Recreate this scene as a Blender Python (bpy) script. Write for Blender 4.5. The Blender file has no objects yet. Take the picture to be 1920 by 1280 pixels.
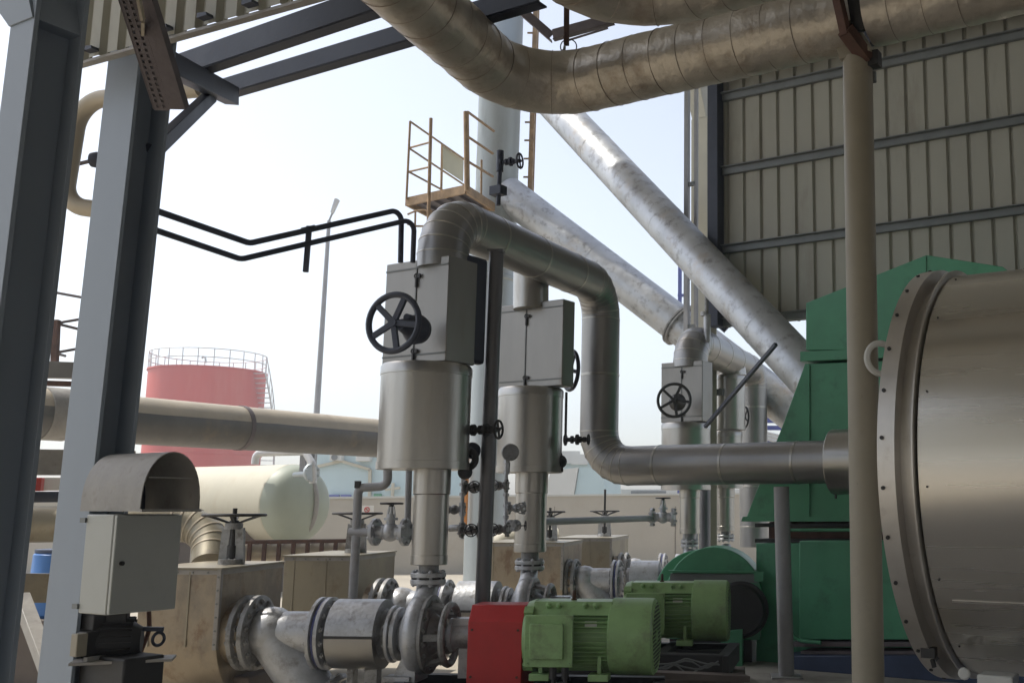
import bpy, math, random
from mathutils import Vector, Matrix
random.seed(7)
# ------------------------------------------------------------------ camera, sky, sun
scn = bpy.context.scene
FPX, CX, CY, PITCH, EYE = 1950.0, 1320.0, 640.0, math.atan(310/1950.0), 1.65
cam_d = bpy.data.cameras.new('camera'); cam = bpy.data.objects.new('camera', cam_d)
scn.collection.objects.link(cam); scn.camera = cam
cam.location = (0, 0, EYE); cam.rotation_euler = (math.pi/2 + PITCH, 0, 0)
cam_d.sensor_fit = 'HORIZONTAL'; cam_d.sensor_width = 36.0
cam_d.lens = 36.0*FPX/1920; cam_d.shift_x = -(CX-960)/1920.0
cam_d.clip_start = 0.05; cam_d.clip_end = 2000
SUN_AZ, SUN_EL = math.radians(-72), math.radians(57)     # azimuth from +Y, clockwise positive
w = bpy.data.worlds.new('World'); scn.world = w; w.use_nodes = True
nt = w.node_tree; nt.nodes.clear()
sky = nt.nodes.new('ShaderNodeTexSky'); sky.sky_type = 'NISHITA'; sky.sun_disc = False
sky.sun_elevation = SUN_EL; sky.sun_rotation = SUN_AZ
sky.air_density = 1.0; sky.dust_density = 2.0; sky.ozone_density = 1.0
bg = nt.nodes.new('ShaderNodeBackground'); bg.inputs['Strength'].default_value = 0.125
hs = nt.nodes.new('ShaderNodeHueSaturation'); hs.inputs['Saturation'].default_value = 0.5
wo = nt.nodes.new('ShaderNodeOutputWorld')
nt.links.new(sky.outputs[0], hs.inputs['Color']); nt.links.new(hs.outputs[0], bg.inputs[0]); nt.links.new(bg.outputs[0], wo.inputs[0])
sd = bpy.data.lights.new('sun', 'SUN'); sd.energy = 2.5; sd.angle = math.radians(0.5); sd.color = (1, .95, .86)
sun = bpy.data.objects.new('sun', sd); scn.collection.objects.link(sun)
sv = Vector((math.sin(SUN_AZ)*math.cos(SUN_EL), math.cos(SUN_AZ)*math.cos(SUN_EL), math.sin(SUN_EL)))
sun.rotation_euler = sv.to_track_quat('Z', 'Y').to_euler(); sun.location = (-20, 10, 30)
scn.view_settings.view_transform = 'Standard'; scn.view_settings.look = 'None'
scn.view_settings.exposure = 0.92; scn.view_settings.gamma = 1
scn.render.engine = 'CYCLES'

# ------------------------------------------------------------------ measuring helpers (pixel of the photograph + real distance -> place)
CT, ST = math.cos(PITCH), math.sin(PITCH)
def kk(px, py):
    b = (CY-py)/FPX; return (px-CX)/FPX/(CT-b*ST)
def tz(py):
    b = (CY-py)/FPX; return (ST+b*CT)/(CT-b*ST)
def P(px, py, d): return Vector((kk(px, py)*d, d, EYE+tz(py)*d))
def Pz(px, py, z):
    d = (z-EYE)/tz(py); return Vector((kk(px, py)*d, d, z))
def H(py, d): return EYE+tz(py)*d
def W(wpx, py, d): return wpx*d/FPX/(CT-(CY-py)/FPX*ST)
def along(p, u, px, py):
    k = kk(px, py); return (k*p.y-p.x)/(u.x-k*u.y)
def yaw(a): a = math.radians(a); return Vector((math.sin(a), math.cos(a), 0))
UX, UY, UZ = yaw(118.9), yaw(28.9), Vector((0, 0, 1))
# ------------------------------------------------------------------ mesh builder
def frame(ax):
    ax = ax.normalized(); t = Vector((0, 0, 1)) if abs(ax.z) < .9 else Vector((1, 0, 0))
    u = ax.cross(t).normalized(); return u, ax.cross(u).normalized()
class MB:
    def __init__(s): s.V = []; s.F = []
    def add(s, vs, fs):
        o = len(s.V); s.V += [Vector(v) for v in vs]; s.F += [tuple(i+o for i in f) for f in fs]; return s
    def hexa(s, b, t):      # 4 bottom, 4 top corners
        return s.add(list(b)+list(t), [(3,2,1,0),(4,5,6,7),(0,1,5,4),(1,2,6,5),(2,3,7,6),(3,0,4,7)])
    def box(s, c, sx, sy, sz, ux=Vector((1,0,0)), uy=None, uz=None):
        c = Vector(c); uy = uy or Vector((-ux.y, ux.x, 0)); uz = uz or UZ
        a, b, h = ux*sx/2, uy*sy/2, uz*sz/2
        return s.hexa([c-a-b-h, c+a-b-h, c+a+b-h, c-a+b-h], [c-a-b+h, c+a-b+h, c+a+b+h, c-a+b+h])
    def bar(s, p0, p1, w_, h_, up=UZ):
        d = (p1-p0); L = d.length; d.normalize(); sd_ = d.cross(up)
        if sd_.length < 1e-4: sd_ = d.cross(Vector((1, 0, 0)))
        sd_.normalize(); u2 = sd_.cross(d)
        return s.box((p0+p1)/2, L, w_, h_, d, sd_, u2)
    def prism(s, poly, vec):
        n = len(poly); vs = [Vector(p) for p in poly]+[Vector(p)+vec for p in poly]
        fs = [tuple(range(n))[::-1], tuple(range(n, 2*n))]+[(i, (i+1) % n, n+(i+1) % n, n+i) for i in range(n)]
        return s.add(vs, fs)
    def ring(s, c, u, v, r, n): return [c+u*(r*math.cos(2*math.pi*i/n))+v*(r*math.sin(2*math.pi*i/n)) for i in range(n)]
    def cyl(s, p0, p1, r0, r1=None, n=24, caps=True):
        p0 = Vector(p0); p1 = Vector(p1); r1 = r0 if r1 is None else r1
        u, v = frame(p1-p0); vs = s.ring(p0, u, v, r0, n)+s.ring(p1, u, v, r1, n)
        fs = [(i, (i+1) % n, n+(i+1) % n, n+i) for i in range(n)]
        if caps: fs += [tuple(range(n))[::-1], tuple(range(n, 2*n))]
        return s.add(vs, fs)
    def lathe(s, o, ax, prof, n=32):   # prof: (distance along, radius)
        u, v = frame(ax); ax = ax.normalized(); vs = []; fs = []
        for t, r in prof: vs += s.ring(o+ax*t, u, v, max(r, 1e-4), n)
        for k in range(len(prof)-1):
            fs += [(k*n+i, k*n+(i+1) % n, (k+1)*n+(i+1) % n, (k+1)*n+i) for i in range(n)]
        m = len(prof)-1; fs += [tuple(range(n))[::-1], tuple(m*n+i for i in range(n))]
        return s.add(vs, fs)
    def torus(s, c, ax, R, r, n=36, m=8, a0=0, a1=2*math.pi, sq=1):
        u, v = frame(ax); ax = ax.normalized(); vs = []; fs = []
        full = abs(a1-a0-2*math.pi) < 1e-6; nn = n if full else n+1
        for i in range(nn):
            a = a0+(a1-a0)*i/n; d = u*math.cos(a)+v*math.sin(a)
            for j in range(m):
                b = 2*math.pi*j/m; vs.append(c+d*(R+r*math.cos(b))+ax*(r*sq*math.sin(b)))
        for i in range(n):
            k = (i+1) % nn
            for j in range(m): fs.append((i*m+j, k*m+j, k*m+(j+1) % m, i*m+(j+1) % m))
        return s.add(vs, fs)
    def tube(s, pts, r, n=24, caps=True):
        pts = [Vector(p) for p in pts]; rings = []; u = None; vs = []
        for i, p in enumerate(pts):
            t = (pts[min(i+1, len(pts)-1)]-pts[max(i-1, 0)]).normalized()
            if 0 < i < len(pts)-1:
                t = ((pts[i+1]-p).normalized()+(p-pts[i-1]).normalized()).normalized()
                c_ = max(.3, t.dot((pts[i+1]-p).normalized()))
            else: c_ = 1
            if u is None: u, v = frame(t)
            else:
                u = (u-t*u.dot(t)).normalized()
            v = t.cross(u)
            vs += s.ring(p, u, v, r, n)
        fs = []
        for k in range(len(pts)-1):
            fs += [(k*n+i, k*n+(i+1) % n, (k+1)*n+(i+1) % n, (k+1)*n+i) for i in range(n)]
        if caps: m = len(pts)-1; fs += [tuple(range(n))[::-1], tuple(m*n+i for i in range(n))]
        return s.add(vs, fs)
    def ball(s, c, r, n=14, m=8, sc=(1, 1, 1)):
        prof = [(-r*math.cos(math.pi*i/m), r*math.sin(math.pi*i/m)) for i in range(m+1)]
        return s.lathe(Vector(c), UZ, prof, n)
    def build(s, name, mat, parent=None, bevel=0, smooth=True, origin=None):
        if parent is not None:
            top = parent
            while top.parent: top = top.parent
            org = Vector(top.location)
        else:
            if origin is None:
                xs = [v.x for v in s.V]; ys = [v.y for v in s.V]; zs = [v.z for v in s.V]
                origin = ((min(xs)+max(xs))/2, (min(ys)+max(ys))/2, min(zs))
            org = Vector(origin)
        me = bpy.data.meshes.new(name); me.from_pydata([v-org for v in s.V], [], s.F); me.update()
        import bmesh
        bm = bmesh.new(); bm.from_mesh(me); bmesh.ops.recalc_face_normals(bm, faces=bm.faces); bm.to_mesh(me); bm.free()
        if smooth:
            for p in me.polygons: p.use_smooth = True
            me.set_sharp_from_angle(angle=math.radians(38))
        me.materials.append(mat)
        o = bpy.data.objects.new(name, me); scn.collection.objects.link(o)
        if parent is not None: o.parent = parent
        else: o.location = org
        if bevel:
            m = o.modifiers.new('bevel', 'BEVEL'); m.width = bevel; m.segments = 2; m.limit_method = 'ANGLE'; m.angle_limit = math.radians(40)
        return o
def tag(o, label, cat, group=None, kind=None):
    if label: o['label'] = label
    if cat: o['category'] = cat
    if group: o['group'] = group
    if kind: o['kind'] = kind
    return o
def thing(name, loc, label, cat, group=None):
    o = bpy.data.objects.new(name, None); o.empty_display_size = .2; scn.collection.objects.link(o)
    o.location = loc; bpy.context.view_layer.update(); return tag(o, label, cat, group)
def copy_tree(o, off, label=None, parent=None):
    c = o.copy(); scn.collection.objects.link(c); c.parent = parent
    if parent is None: c.location = Vector(o.location)+off
    if label: c['label'] = label
    for ch in list(o.children): copy_tree(ch, off, None, c)
    return c
class Pieces:            # a run of equal small pieces, each built as an object of its own
    def __init__(s): s.L = []
    def __getattr__(s, nm):
        def f(*a, **k):
            m = MB(); getattr(m, nm)(*a, **k); s.L.append(m); return s
        return f
    def build(s, name, mat, parent=None, **k):
        for m in s.L: m.build(name, mat, parent, **k)
def fillet(pts, rad, n=6):
    pts = [Vector(p) for p in pts]; out = [pts[0]]; marks = []
    if not isinstance(rad, (list, tuple)): rad = [rad]*(len(pts)-2)
    for i in range(1, len(pts)-1):
        a, b, c = pts[i-1], pts[i], pts[i+1]; d0 = (a-b).normalized(); d1 = (c-b).normalized()
        ang = math.acos(max(-1, min(1, d0.dot(d1)))); R = rad[i-1]; t = R/math.tan(ang/2)
        t = min(t, (a-b).length*.49 if i > 1 else (a-b).length*.98, (c-b).length*.49 if i < len(pts)-2 else (c-b).length*.98); R = t*math.tan(ang/2)
        cen = b+(d0+d1).normalized()*(R/math.sin(ang/2)); v0 = (b+d0*t)-cen; sw = math.pi-ang
        ax = v0.cross((b+d1*t)-cen).normalized()
        for k in range(n+1):
            q = cen+Matrix.Rotation(sw*k/n, 3, ax) @ v0; out.append(q); marks.append(len(out)-1)
    out.append(pts[-1]); return out, marks
def band(mb, p, t, r, wd=.03, th=.004, n=32):
    t = t.normalized(); mb.lathe(p-t*wd/2, t, [(0, r), (.003, r+th), (wd-.003, r+th), (wd, r)], n)
def clad_pipe(mb, bands, pts, rad, r, n=32, seg=7, step=1.0, wd=.03, th=.004, elbow=True):
    path, marks = fillet(pts, rad, seg); mb.tube(path, r, n)
    for i in range(len(path)-1):
        a, b = path[i], path[i+1]; L = (b-a).length
        if L > step*.8:
            k = max(1, int(L/step))
            for j in range(k): band(bands, a+(b-a)*((j+.5)/k), b-a, r, wd, th, n)
    if elbow:
        for i in marks: band(bands, path[i], path[min(i+1, len(path)-1)]-path[i-1], r, wd*.5, th*.8, n)
    return path
def flange(mb, c, ax, R, th, bolts=8, br=.012, hub=None, off=0.0):
    ax = ax.normalized(); mb.lathe(c-ax*th/2, ax, [(0, R*.97), (th*.12, R), (th*.88, R), (th, R*.97)], 40)
    u, v = frame(ax)
    for i in range(bolts):
        a = 2*math.pi*(i+.5)/bolts; q = c+(u*math.cos(a)+v*math.sin(a))*R*.83
        mb.cyl(q-ax*(th/2+br*1.6), q+ax*(th/2+br*1.6), br*.75, n=8); mb.cyl(q-ax*(th/2+br), q+ax*(th/2+br), br*1.5, n=6)
def wheel(mb, c, ax, R, r=.016, sp=5, dish=.0, hub=.04, a0=.3, rimh=1.0):
    ax = ax.normalized(); mb.torus(c, ax, R-r, r, 40, 8, sq=rimh); u, v = frame(ax); hc = c-ax*dish
    for i in range(sp):
        a = a0+2*math.pi*i/sp; d = u*math.cos(a)+v*math.sin(a)
        mb.bar(hc+d*hub*.5, c+d*(R-r*1.2), r*1.7, r*1.1, ax)
    mb.cyl(hc-ax*hub*.9, hc+ax*hub*.6, hub, hub*.8, n=16)
# ------------------------------------------------------------------ materials
def mat(name, col, metal=0.0, rough=.5, var=.15, scale=3.0, bump=.15, bscale=30, stain=None, stretch=(1, 1, 1), rvar=.12, spec=.5, aniso=0, dist=.01):
    m = bpy.data.materials.new(name); m.use_nodes = True; t = m.node_tree; N = t.nodes; L = t.links
    b = N['Principled BSDF']; b.inputs['Metallic'].default_value = metal; b.inputs['Specular IOR Level'].default_value = spec
    tc = N.new('ShaderNodeTexCoord'); mp = N.new('ShaderNodeMapping'); mp.inputs['Scale'].default_value = stretch
    L.new(tc.outputs['Object'], mp.inputs['Vector'])
    n1 = N.new('ShaderNodeTexNoise'); n1.inputs['Scale'].default_value = scale; n1.inputs['Detail'].default_value = 6; n1.inputs['Roughness'].default_value = .6
    L.new(mp.outputs[0], n1.inputs['Vector'])
    r1 = N.new('ShaderNodeMapRange'); r1.inputs['From Min'].default_value = .3; r1.inputs['From Max'].default_value = .7
    L.new(n1.outputs['Fac'], r1.inputs['Value'])
    mx = N.new('ShaderNodeMix'); mx.data_type = 'RGBA'; L.new(r1.outputs[0], mx.inputs['Factor'])
    mx.inputs['A'].default_value = (*[c*(1-var) for c in col], 1); mx.inputs['B'].default_value = (*[min(1, c*(1+var)) for c in col], 1)
    cur = mx.outputs['Result']; ro = rough
    if stain:
        for sc, amt, ss, lo in (stain if isinstance(stain, list) else [stain]):
            n2 = N.new('ShaderNodeTexNoise'); n2.inputs['Scale'].default_value = ss; n2.inputs['Detail'].default_value = 8; n2.inputs['Roughness'].default_value = .7
            L.new(mp.outputs[0], n2.inputs['Vector'])
            r2 = N.new('ShaderNodeMapRange'); r2.inputs['From Min'].default_value = lo; r2.inputs['From Max'].default_value = lo+.14; r2.inputs['To Max'].default_value = amt
            L.new(n2.outputs['Fac'], r2.inputs['Value'])
            m2 = N.new('ShaderNodeMix'); m2.data_type = 'RGBA'; L.new(r2.outputs[0], m2.inputs['Factor']); L.new(cur, m2.inputs['A']); m2.inputs['B'].default_value = (*sc, 1)
            cur = m2.outputs['Result']
            if metal > .3:
                mm = N.new('ShaderNodeMath'); mm.operation = 'MULTIPLY_ADD'; mm.inputs[1].default_value = -metal*.8; mm.inputs[2].default_value = metal
                L.new(r2.outputs[0], mm.inputs[0]); L.new(mm.outputs[0], b.inputs['Metallic'])
    L.new(cur, b.inputs['Base Color'])
    n3 = N.new('ShaderNodeTexNoise'); n3.inputs['Scale'].default_value = bscale; n3.inputs['Detail'].default_value = 5
    L.new(mp.outputs[0], n3.inputs['Vector'])
    rr = N.new('ShaderNodeMapRange'); rr.inputs['To Min'].default_value = max(.05, ro-rvar); rr.inputs['To Max'].default_value = min(1, ro+rvar)
    L.new(n1.outputs['Fac'], rr.inputs['Value']); L.new(rr.outputs[0], b.inputs['Roughness'])
    if bump:
        bp = N.new('ShaderNodeBump'); bp.inputs['Strength'].default_value = bump; bp.inputs['Distance'].default_value = dist
        L.new(n3.outputs['Fac'], bp.inputs['Height']); L.new(bp.outputs[0], b.inputs['Normal'])
    if aniso: b.inputs['Anisotropic'].default_value = aniso
    return m
BR = (.16, .09, .045)
M_ = {}
M_['steel'] = mat('stainless cladding', (.31, .305, .30), .85, .40, .10, 2.5, .06, 5, stain=((.30, .25, .2), .35, 5, .58), dist=.03)
M_['boxj'] = mat('stainless box jacket', (.27, .26, .245), .75, .42, .14, 2.2, .08, 4, stretch=(1, 1, .25), stain=((.2, .17, .14), .5, 3, .55), dist=.03)
M_['steelv'] = mat('stainless jacket', (.42, .405, .38), .92, .32, .12, 2, .05, 4, stretch=(1, 1, .25), stain=((.28, .24, .2), .4, 4, .56), dist=.03)
M_['drum'] = mat('brushed stainless drum', (.62, .595, .55), .95, .27, .07, 1.2, 0, 3, stretch=(.12, .12, 3.5), dist=.02)
M_['drumring'] = mat('drum flange steel', (.58, .55, .51), .85, .42, .12, 4, .1, 25, stain=((.3, .24, .2), .4, 6, .58))
M_['lag'] = mat('wrinkled foil lagging', (.50, .455, .39), .75, .42, .2, 3, .5, 9, stain=((.24, .17, .11), .55, 4, .52), stretch=(1, 1, 1), dist=.03)
M_['lagband'] = mat('lagging straps', (.35, .3, .25), .6, .5, .2, 6)
M_['alu'] = mat('weathered aluminium duct', (.50, .52, .55), .65, .46, .2, 1.6, .4, 7, stain=[((.15, .14, .14), .6, 5.5, .52), ((.42, .30, .17), .4, 1.3, .55)], dist=.02)
M_['galv'] = mat('galvanised steel stack', (.40, .44, .455), .5, .5, .15, .7, .1, 20, stretch=(1, 1, .3), stain=((.30, .33, .33), .6, 2.5, .53))
M_['silver'] = mat('aluminium paint', (.43, .44, .46), .45, .42, .22, 5, .3, 30, stain=((.20, .18, .16), .75, 7, .52))
M_['silverdk'] = mat('grimy aluminium paint', (.27, .27, .27), .4, .5, .3, 6, .3, 30, stain=((.08, .07, .06), .8, 8, .5))
M_['colgrey'] = mat('grey column paint', (.25, .29, .345), 0, .5, .10, 1.2, .04, 30, stain=((.25, .22, .18), .4, 1.2, .55), stretch=(1, 1, .35))
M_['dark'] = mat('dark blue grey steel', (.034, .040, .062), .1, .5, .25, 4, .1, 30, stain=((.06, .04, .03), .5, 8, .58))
M_['black'] = mat('dark steel', (.028, .027, .027), .1, .55, .3, 5, .1, 30)
M_['pole'] = mat('dark pole paint', (.15, .15, .16), .5, .38, .25, 3, .1, 20, stain=((.08, .08, .085), .5, 3, .52), stretch=(1, 1, .3))
M_['rust'] = mat('rusty steel', (.10, .05, .035), .1, .75, .4, 8, .4, 40)
M_['tray'] = mat('faded brown cable tray', (.125, .105, .11), .1, .65, .25, 8, .2, 40)
M_['beige'] = mat('cream lagging', (.47, .41, .32), .25, .5, .1, 2.0, .15, 8, stain=((.30, .22, .15), .5, 2.2, .58))
M_['undershade'] = mat('painted underside shade', (.15, .145, .14), .55, .42, .15, 3, .2, 8, stain=((.22, .18, .13), .6, 2.5, .55), dist=.02)  # shade on the cream pipe's underside, put into a dark colour
M_['domeshade'] = mat('tank paint with dome shade', (.33, .36, .29), 0, .5, .1, .8, .1, 15)  # green-grey tone carries the shading of the tank's domed end
M_['tank'] = mat('cream tank paint', (.46, .43, .335), 0, .6, .1, .8, .1, 15, stain=((.36, .28, .18), .4, 1.5, .55), stretch=(1, 1, .4))
M_['boxtan'] = mat('tan valve jacket', (.33, .275, .205), .5, .45, .12, 2, .2, 6, stain=[((.17, .10, .06), .75, 5, .51), ((.16, .14, .12), .75, 1.5, .47)], stretch=(1, 1, .6))
M_['boxol'] = mat('olive valve jacket', (.30, .27, .205), .5, .45, .12, 2, .2, 6, stain=[((.17, .12, .08), .6, 4, .53), ((.16, .14, .12), .6, 1.3, .5)], stretch=(1, 1, .6))
M_['green'] = mat('green machine paint', (.075, .29, .16), 0, .42, .12, 2, .06, 20, stain=((.03, .09, .06), .5, 2.5, .55))
M_['mgreen'] = mat('light green motor paint', (.25, .40, .17), 0, .42, .12, 5, .1, 50, stain=((.13, .14, .08), .55, 4, .52))
M_['red'] = mat('red guard paint', (.42, .022, .022), 0, .45, .1, 5, .08, 40, stain=((.12, .03, .03), .4, 5, .6))
M_['navy'] = mat('navy plinth paint', (.04,.06,.12), 0, .55, .25, 3, .2, 20)
M_['sheet'] = mat('dusty cream cladding', (.37, .36, .305), 0, .6, .10, 1.0, .05, 20, stain=((.18, .15, .11), .5, 1.4, .54), stretch=(1, 1, .25))
M_['girt'] = mat('grey girt', (.17, .18, .18), .2, .5, .15, 3, .1, 30)
M_['white'] = mat('pale cream paint', (.47, .455, .385), 0, .5, .08, 2, .05, 30, stain=((.3, .26, .2), .35, 2, .58))
M_['post'] = mat('beige post paint', (.28, .25, .19), 0, .5, .1, 3, .05, 30, stain=[((.20, .17, .14), .5, 3, .55), ((.07, .035, .02), .9, 22, .66)])
M_['gpost'] = mat('grey pipe paint', (.30, .30, .31), .1, .5, .12, 3, .05, 30, stain=((.2, .18, .16), .4, 4, .56))
M_['redtank'] = mat('red tank paint', (.50, .06, .045), 0, .6, .10, .35, .02, 10, stain=((.55, .12, .09), .7, .5, .5), stretch=(1, 1, .15))  # red with slightly paler mottling
M_['yellow'] = mat('faded ochre rail paint', (.33, .22, .12), 0, .6, .3, 6, .2, 40, stain=((.14, .07, .04), .6, 9, .55))
M_['panel'] = mat('cream panel', (.50, .47, .33), 0, .6, .08, 3)
M_['rail'] = mat('white rail', (.55, .55, .55), .2, .5, .1, 3)
M_['bluewall'] = mat('pale blue render', (.46, .575, .60), 0, .8, .05, .5, .05, 10)
M_['bluewin'] = mat('blue shutter', (.08, .10, .32), 0, .4, .1, 3)
M_['creamwall'] = mat('cream wall render', (.47, .435, .375), 0, .85, .07, .8, .2, 18, stain=((.40, .34, .26), .4, .9, .58))
M_['whitewall'] = mat('white render', (.58,.58,.55), 0, .8, .05, .6)
M_['enclos'] = mat('enclosure paint', (.40,.41,.385), 0, .42, .05, 3, .03, 60, stain=((.33, .32, .28), .3, 4, .58))
M_['hood'] = mat('weathered grey hood', (.30, .285, .265), .1, .6, .14, 8, .3, 30, stain=((.18, .15, .13), .5, 12, .56))
M_['ground'] = mat('sandy concrete ground', (.36, .325, .265), 0, .9, .12, .25, .3, 6, stain=((.38, .33, .26), .6, .6, .54), dist=.02)
M_['floor'] = mat('stained concrete slab', (.33, .31, .28), 0, .8, .2, .6, .2, 12, stain=((.12, .10, .09), .7, 1.1, .5))
M_['plinth'] = mat('concrete plinth', (.15, .125, .11), 0, .85, .2, 2, .3, 18, stain=((.12, .09, .08), .5, 3, .53))
M_['shaderoofsheet'] = mat('unseen shade roof sheet', (.50, .50, .48), .1, .6, .1, 1)
M_['orange'] = mat('orange conduit', (.55, .22, .05), 0, .6, .15, 4)
M_['bluep'] = mat('blue drum plastic', (.03, .16, .48), 0, .4, .1, 3)
M_['signw'] = mat('sign white', (.7, .68, .63), 0, .5, .03, 3)
M_['signr'] = mat('sign red', (.5, .05, .04), 0, .5, .03, 3)
M_['hose'] = mat('brown hose', (.13, .055, .035), 0, .6, .2, 6)
M_['leaf'] = mat('gasket blue', (.04, .05, .16), 0, .5, .1, 3)

HAZE = .003
# ------------------------------------------------------------------ ground
tag(MB().add([(-130, -60, 0), (130, -60, 0), (130, 180, 0), (-130, 180, 0)], [(0, 1, 2, 3)]).build('ground', M_['ground'], origin=(0, 0, 0)), 'bright sandy yard ground around the plant', 'ground', kind='structure')
tag(MB().add([(-2.9, -12, .004), (14, -12, .004), (14, 15, .004), (-1.2, 15, .004), (-2.2, 9, .004)], [(0, 1, 2, 3, 4)]).build('plant_floor', M_['floor'], origin=(0, 0, 0)), 'stained concrete floor under the shed', 'floor', kind='structure')

# ------------------------------------------------------------------ shed wall (right) with girts
W0 = P(1338, 472, 14.8); W0.z = 0
t = thing('shed_wall', W0, 'tall cream corrugated shed wall with grey girts behind the green machine', 'wall')
mb = MB(); vs = []; pitch = .272; Lw = 12.0; prof = []
s = 0.0
while s < Lw:
    prof += [(s, 0), (s+pitch*.78, 0), (s+pitch*.86, .045), (s+pitch*.93, .045), (s+pitch, 0)]; s += pitch
ZW = H(616, 14.8)
for a, h in prof: vs += [W0+UX*a+UY*h+UZ*ZW, W0+UX*a+UY*h+UZ*9.6]
mb.add(vs, [(2*i, 2*i+2, 2*i+3, 2*i+1) for i in range(len(prof)-1)])
mb.build('cladding_sheet', M_['sheet'], t, smooth=False)
for zy, k in ((190, 0), (327, 0), (472, 0), (607, 0)):
    z = H(zy, 14.8); mb = MB(); hh = .10
    c0 = W0+UZ*z-UY*.06; c1 = c0+UX*Lw
    mb.bar(c0, c1, .012, hh); mb.bar(c0+UZ*hh/2-UY*.035, c1+UZ*hh/2-UY*.035, .07, .012); mb.bar(c0-UZ*hh/2+UY*.03, c1-UZ*hh/2+UY*.03, .06, .012)
    mb.build('girt', M_['girt'], t)
# corner column with haunch
cb = P(1311, 600, 15.9); cb.z = 0
t = thing('corner_column', cb, 'pale cream steel corner column at the left end of the corrugated wall', 'column')
mb = MB(); HC = H(222, 15.9)
mb.box(cb+UZ*HC/2, .29, .016, HC, UX, UY); mb.box(cb+UZ*HC/2+UY*.3, .29, .016, HC, UX, UY); mb.box(cb+UZ*HC/2+UY*.15, .012, .284, HC, UX, UY)
mb.build('shaft', M_['white'], t, bevel=.003)
mb = MB(); q0 = cb+UZ*HC; q1 = P(1291, 165, 14.2)
mb.hexa([q0-UX*.13-UY*.01, q0+UX*.13-UY*.01, q0+UX*.13+UY*.31, q0-UX*.13+UY*.31], [q0+UX*(-.35)+UZ*1.0-UY*.01, q0+UX*(-.08)+UZ*1.0-UY*.01, q0+UX*(-.08)+UZ*1.0+UY*.31, q0-UX*.35+UZ*1.0+UY*.31])
mb.build('haunch', M_['white'], t, bevel=.003)
cb2 = P(1288, 400, 15.3); cb2.z = 0
t = thing('edge_trim_frame', cb2, 'narrow grey side frame with cross rungs left of the cream corner column', 'frame')
mb = MB()
HE = H(150, 15.3)
mb.box(cb2+UZ*HE/2, .07, .07, HE, UX, UY); mb.box(cb2+UZ*HE/2+UX*.16, .05, .05, HE, UX, UY)
mb.build('frame', M_['gpost'], t)
mb = MB()
for z in (3.1, 4.3, 5.4, 6.5): mb.bar(cb2+UZ*z, cb2+UZ*z+UX*.16, .05, .06)
mb.build('cross_rung', M_['girt'], t)
# dark eave beam next to the wall's top left corner
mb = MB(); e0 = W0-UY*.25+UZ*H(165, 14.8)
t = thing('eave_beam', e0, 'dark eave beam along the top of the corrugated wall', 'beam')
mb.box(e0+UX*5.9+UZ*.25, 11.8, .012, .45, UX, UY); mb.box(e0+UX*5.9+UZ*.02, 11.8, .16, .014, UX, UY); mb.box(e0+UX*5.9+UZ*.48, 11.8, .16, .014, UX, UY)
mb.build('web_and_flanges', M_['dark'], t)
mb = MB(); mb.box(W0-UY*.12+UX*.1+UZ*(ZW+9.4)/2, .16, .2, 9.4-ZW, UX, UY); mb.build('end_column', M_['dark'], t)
# unseen roof over the plant, its stepped edge shaped to cast the shade
t = thing('shade_roof', (0, 0, 12), 'unseen corrugated roof added high above the pumps to cast shade', 'roof')
def shade_roof_part(xa, xb, ya, yb):
    mb = MB(); vs = []; n = 0; x = xa
    while x < xb:
        vs += [(x, ya, 12), (x, yb, 12), (x+.2, ya, 12), (x+.2, yb, 12), (x+.25, ya, 12.06), (x+.25, yb, 12.06)]; x += .3; n += 3
    mb.add(vs, [(2*i, 2*i+2, 2*i+3, 2*i+1) for i in range(n-1)]); mb.build('shade_roof_sheet', M_['shaderoofsheet'], t, smooth=False)
shade_roof_part(-10.2, 12, -8, 11); shade_roof_part(-8.9, 12, 11.002, 16.5)
for y in (-6, -3, 0, 3, 6, 9, 12, 15):
    MB().box((1.5, y, 11.9), 20, .08, .18).build('shade_roof_purlin', M_['girt'], t)
t = thing('rear_blocker', (0, -6, 0), 'unseen corrugated wall added behind the viewer to cut sky light', 'wall')  # added out of view to block sky light from behind
mb = MB(); vs = []; n = 0; x = -14.0
while x < 12: vs += [(x, -6, 3.4), (x, -6, 12), (x+.2, -6, 3.4), (x+.2, -6, 12), (x+.25, -6.05, 3.4), (x+.25, -6.05, 12)]; x += .3; n += 3
mb.add(vs, [(2*i, 2*i+2, 2*i+3, 2*i+1) for i in range(n-1)]); mb.build('cladding_sheet', M_['sheet'], t, smooth=False)  # sheet of the added unseen wall
for x in (-13, -7, -1, 5, 11): MB().box((x, -6.2, 6), .3, .3, 12).build('column', M_['colgrey'], t)  # columns of the added unseen wall
t = thing('reflection_wall', (0, -26, 0), 'unseen cream wall added far behind the viewer for drum reflections', 'wall')  # added out of view as a tan surface for the drum to reflect
MB().box((0, -26, 2.2), 90, .25, 4.4).build('panel', M_['creamwall'], t)  # panel of the added unseen wall
t = thing('side_blocker', (11, 0, 0), 'unseen corrugated wall added right of the viewer to cut sky light', 'wall')  # added out of view to close off sky light on the right
MB().box((11.5, 1, 6), .05, 14, 12).build('cladding_sheet', M_['sheet'], t)  # sheet of the added unseen wall

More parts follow.
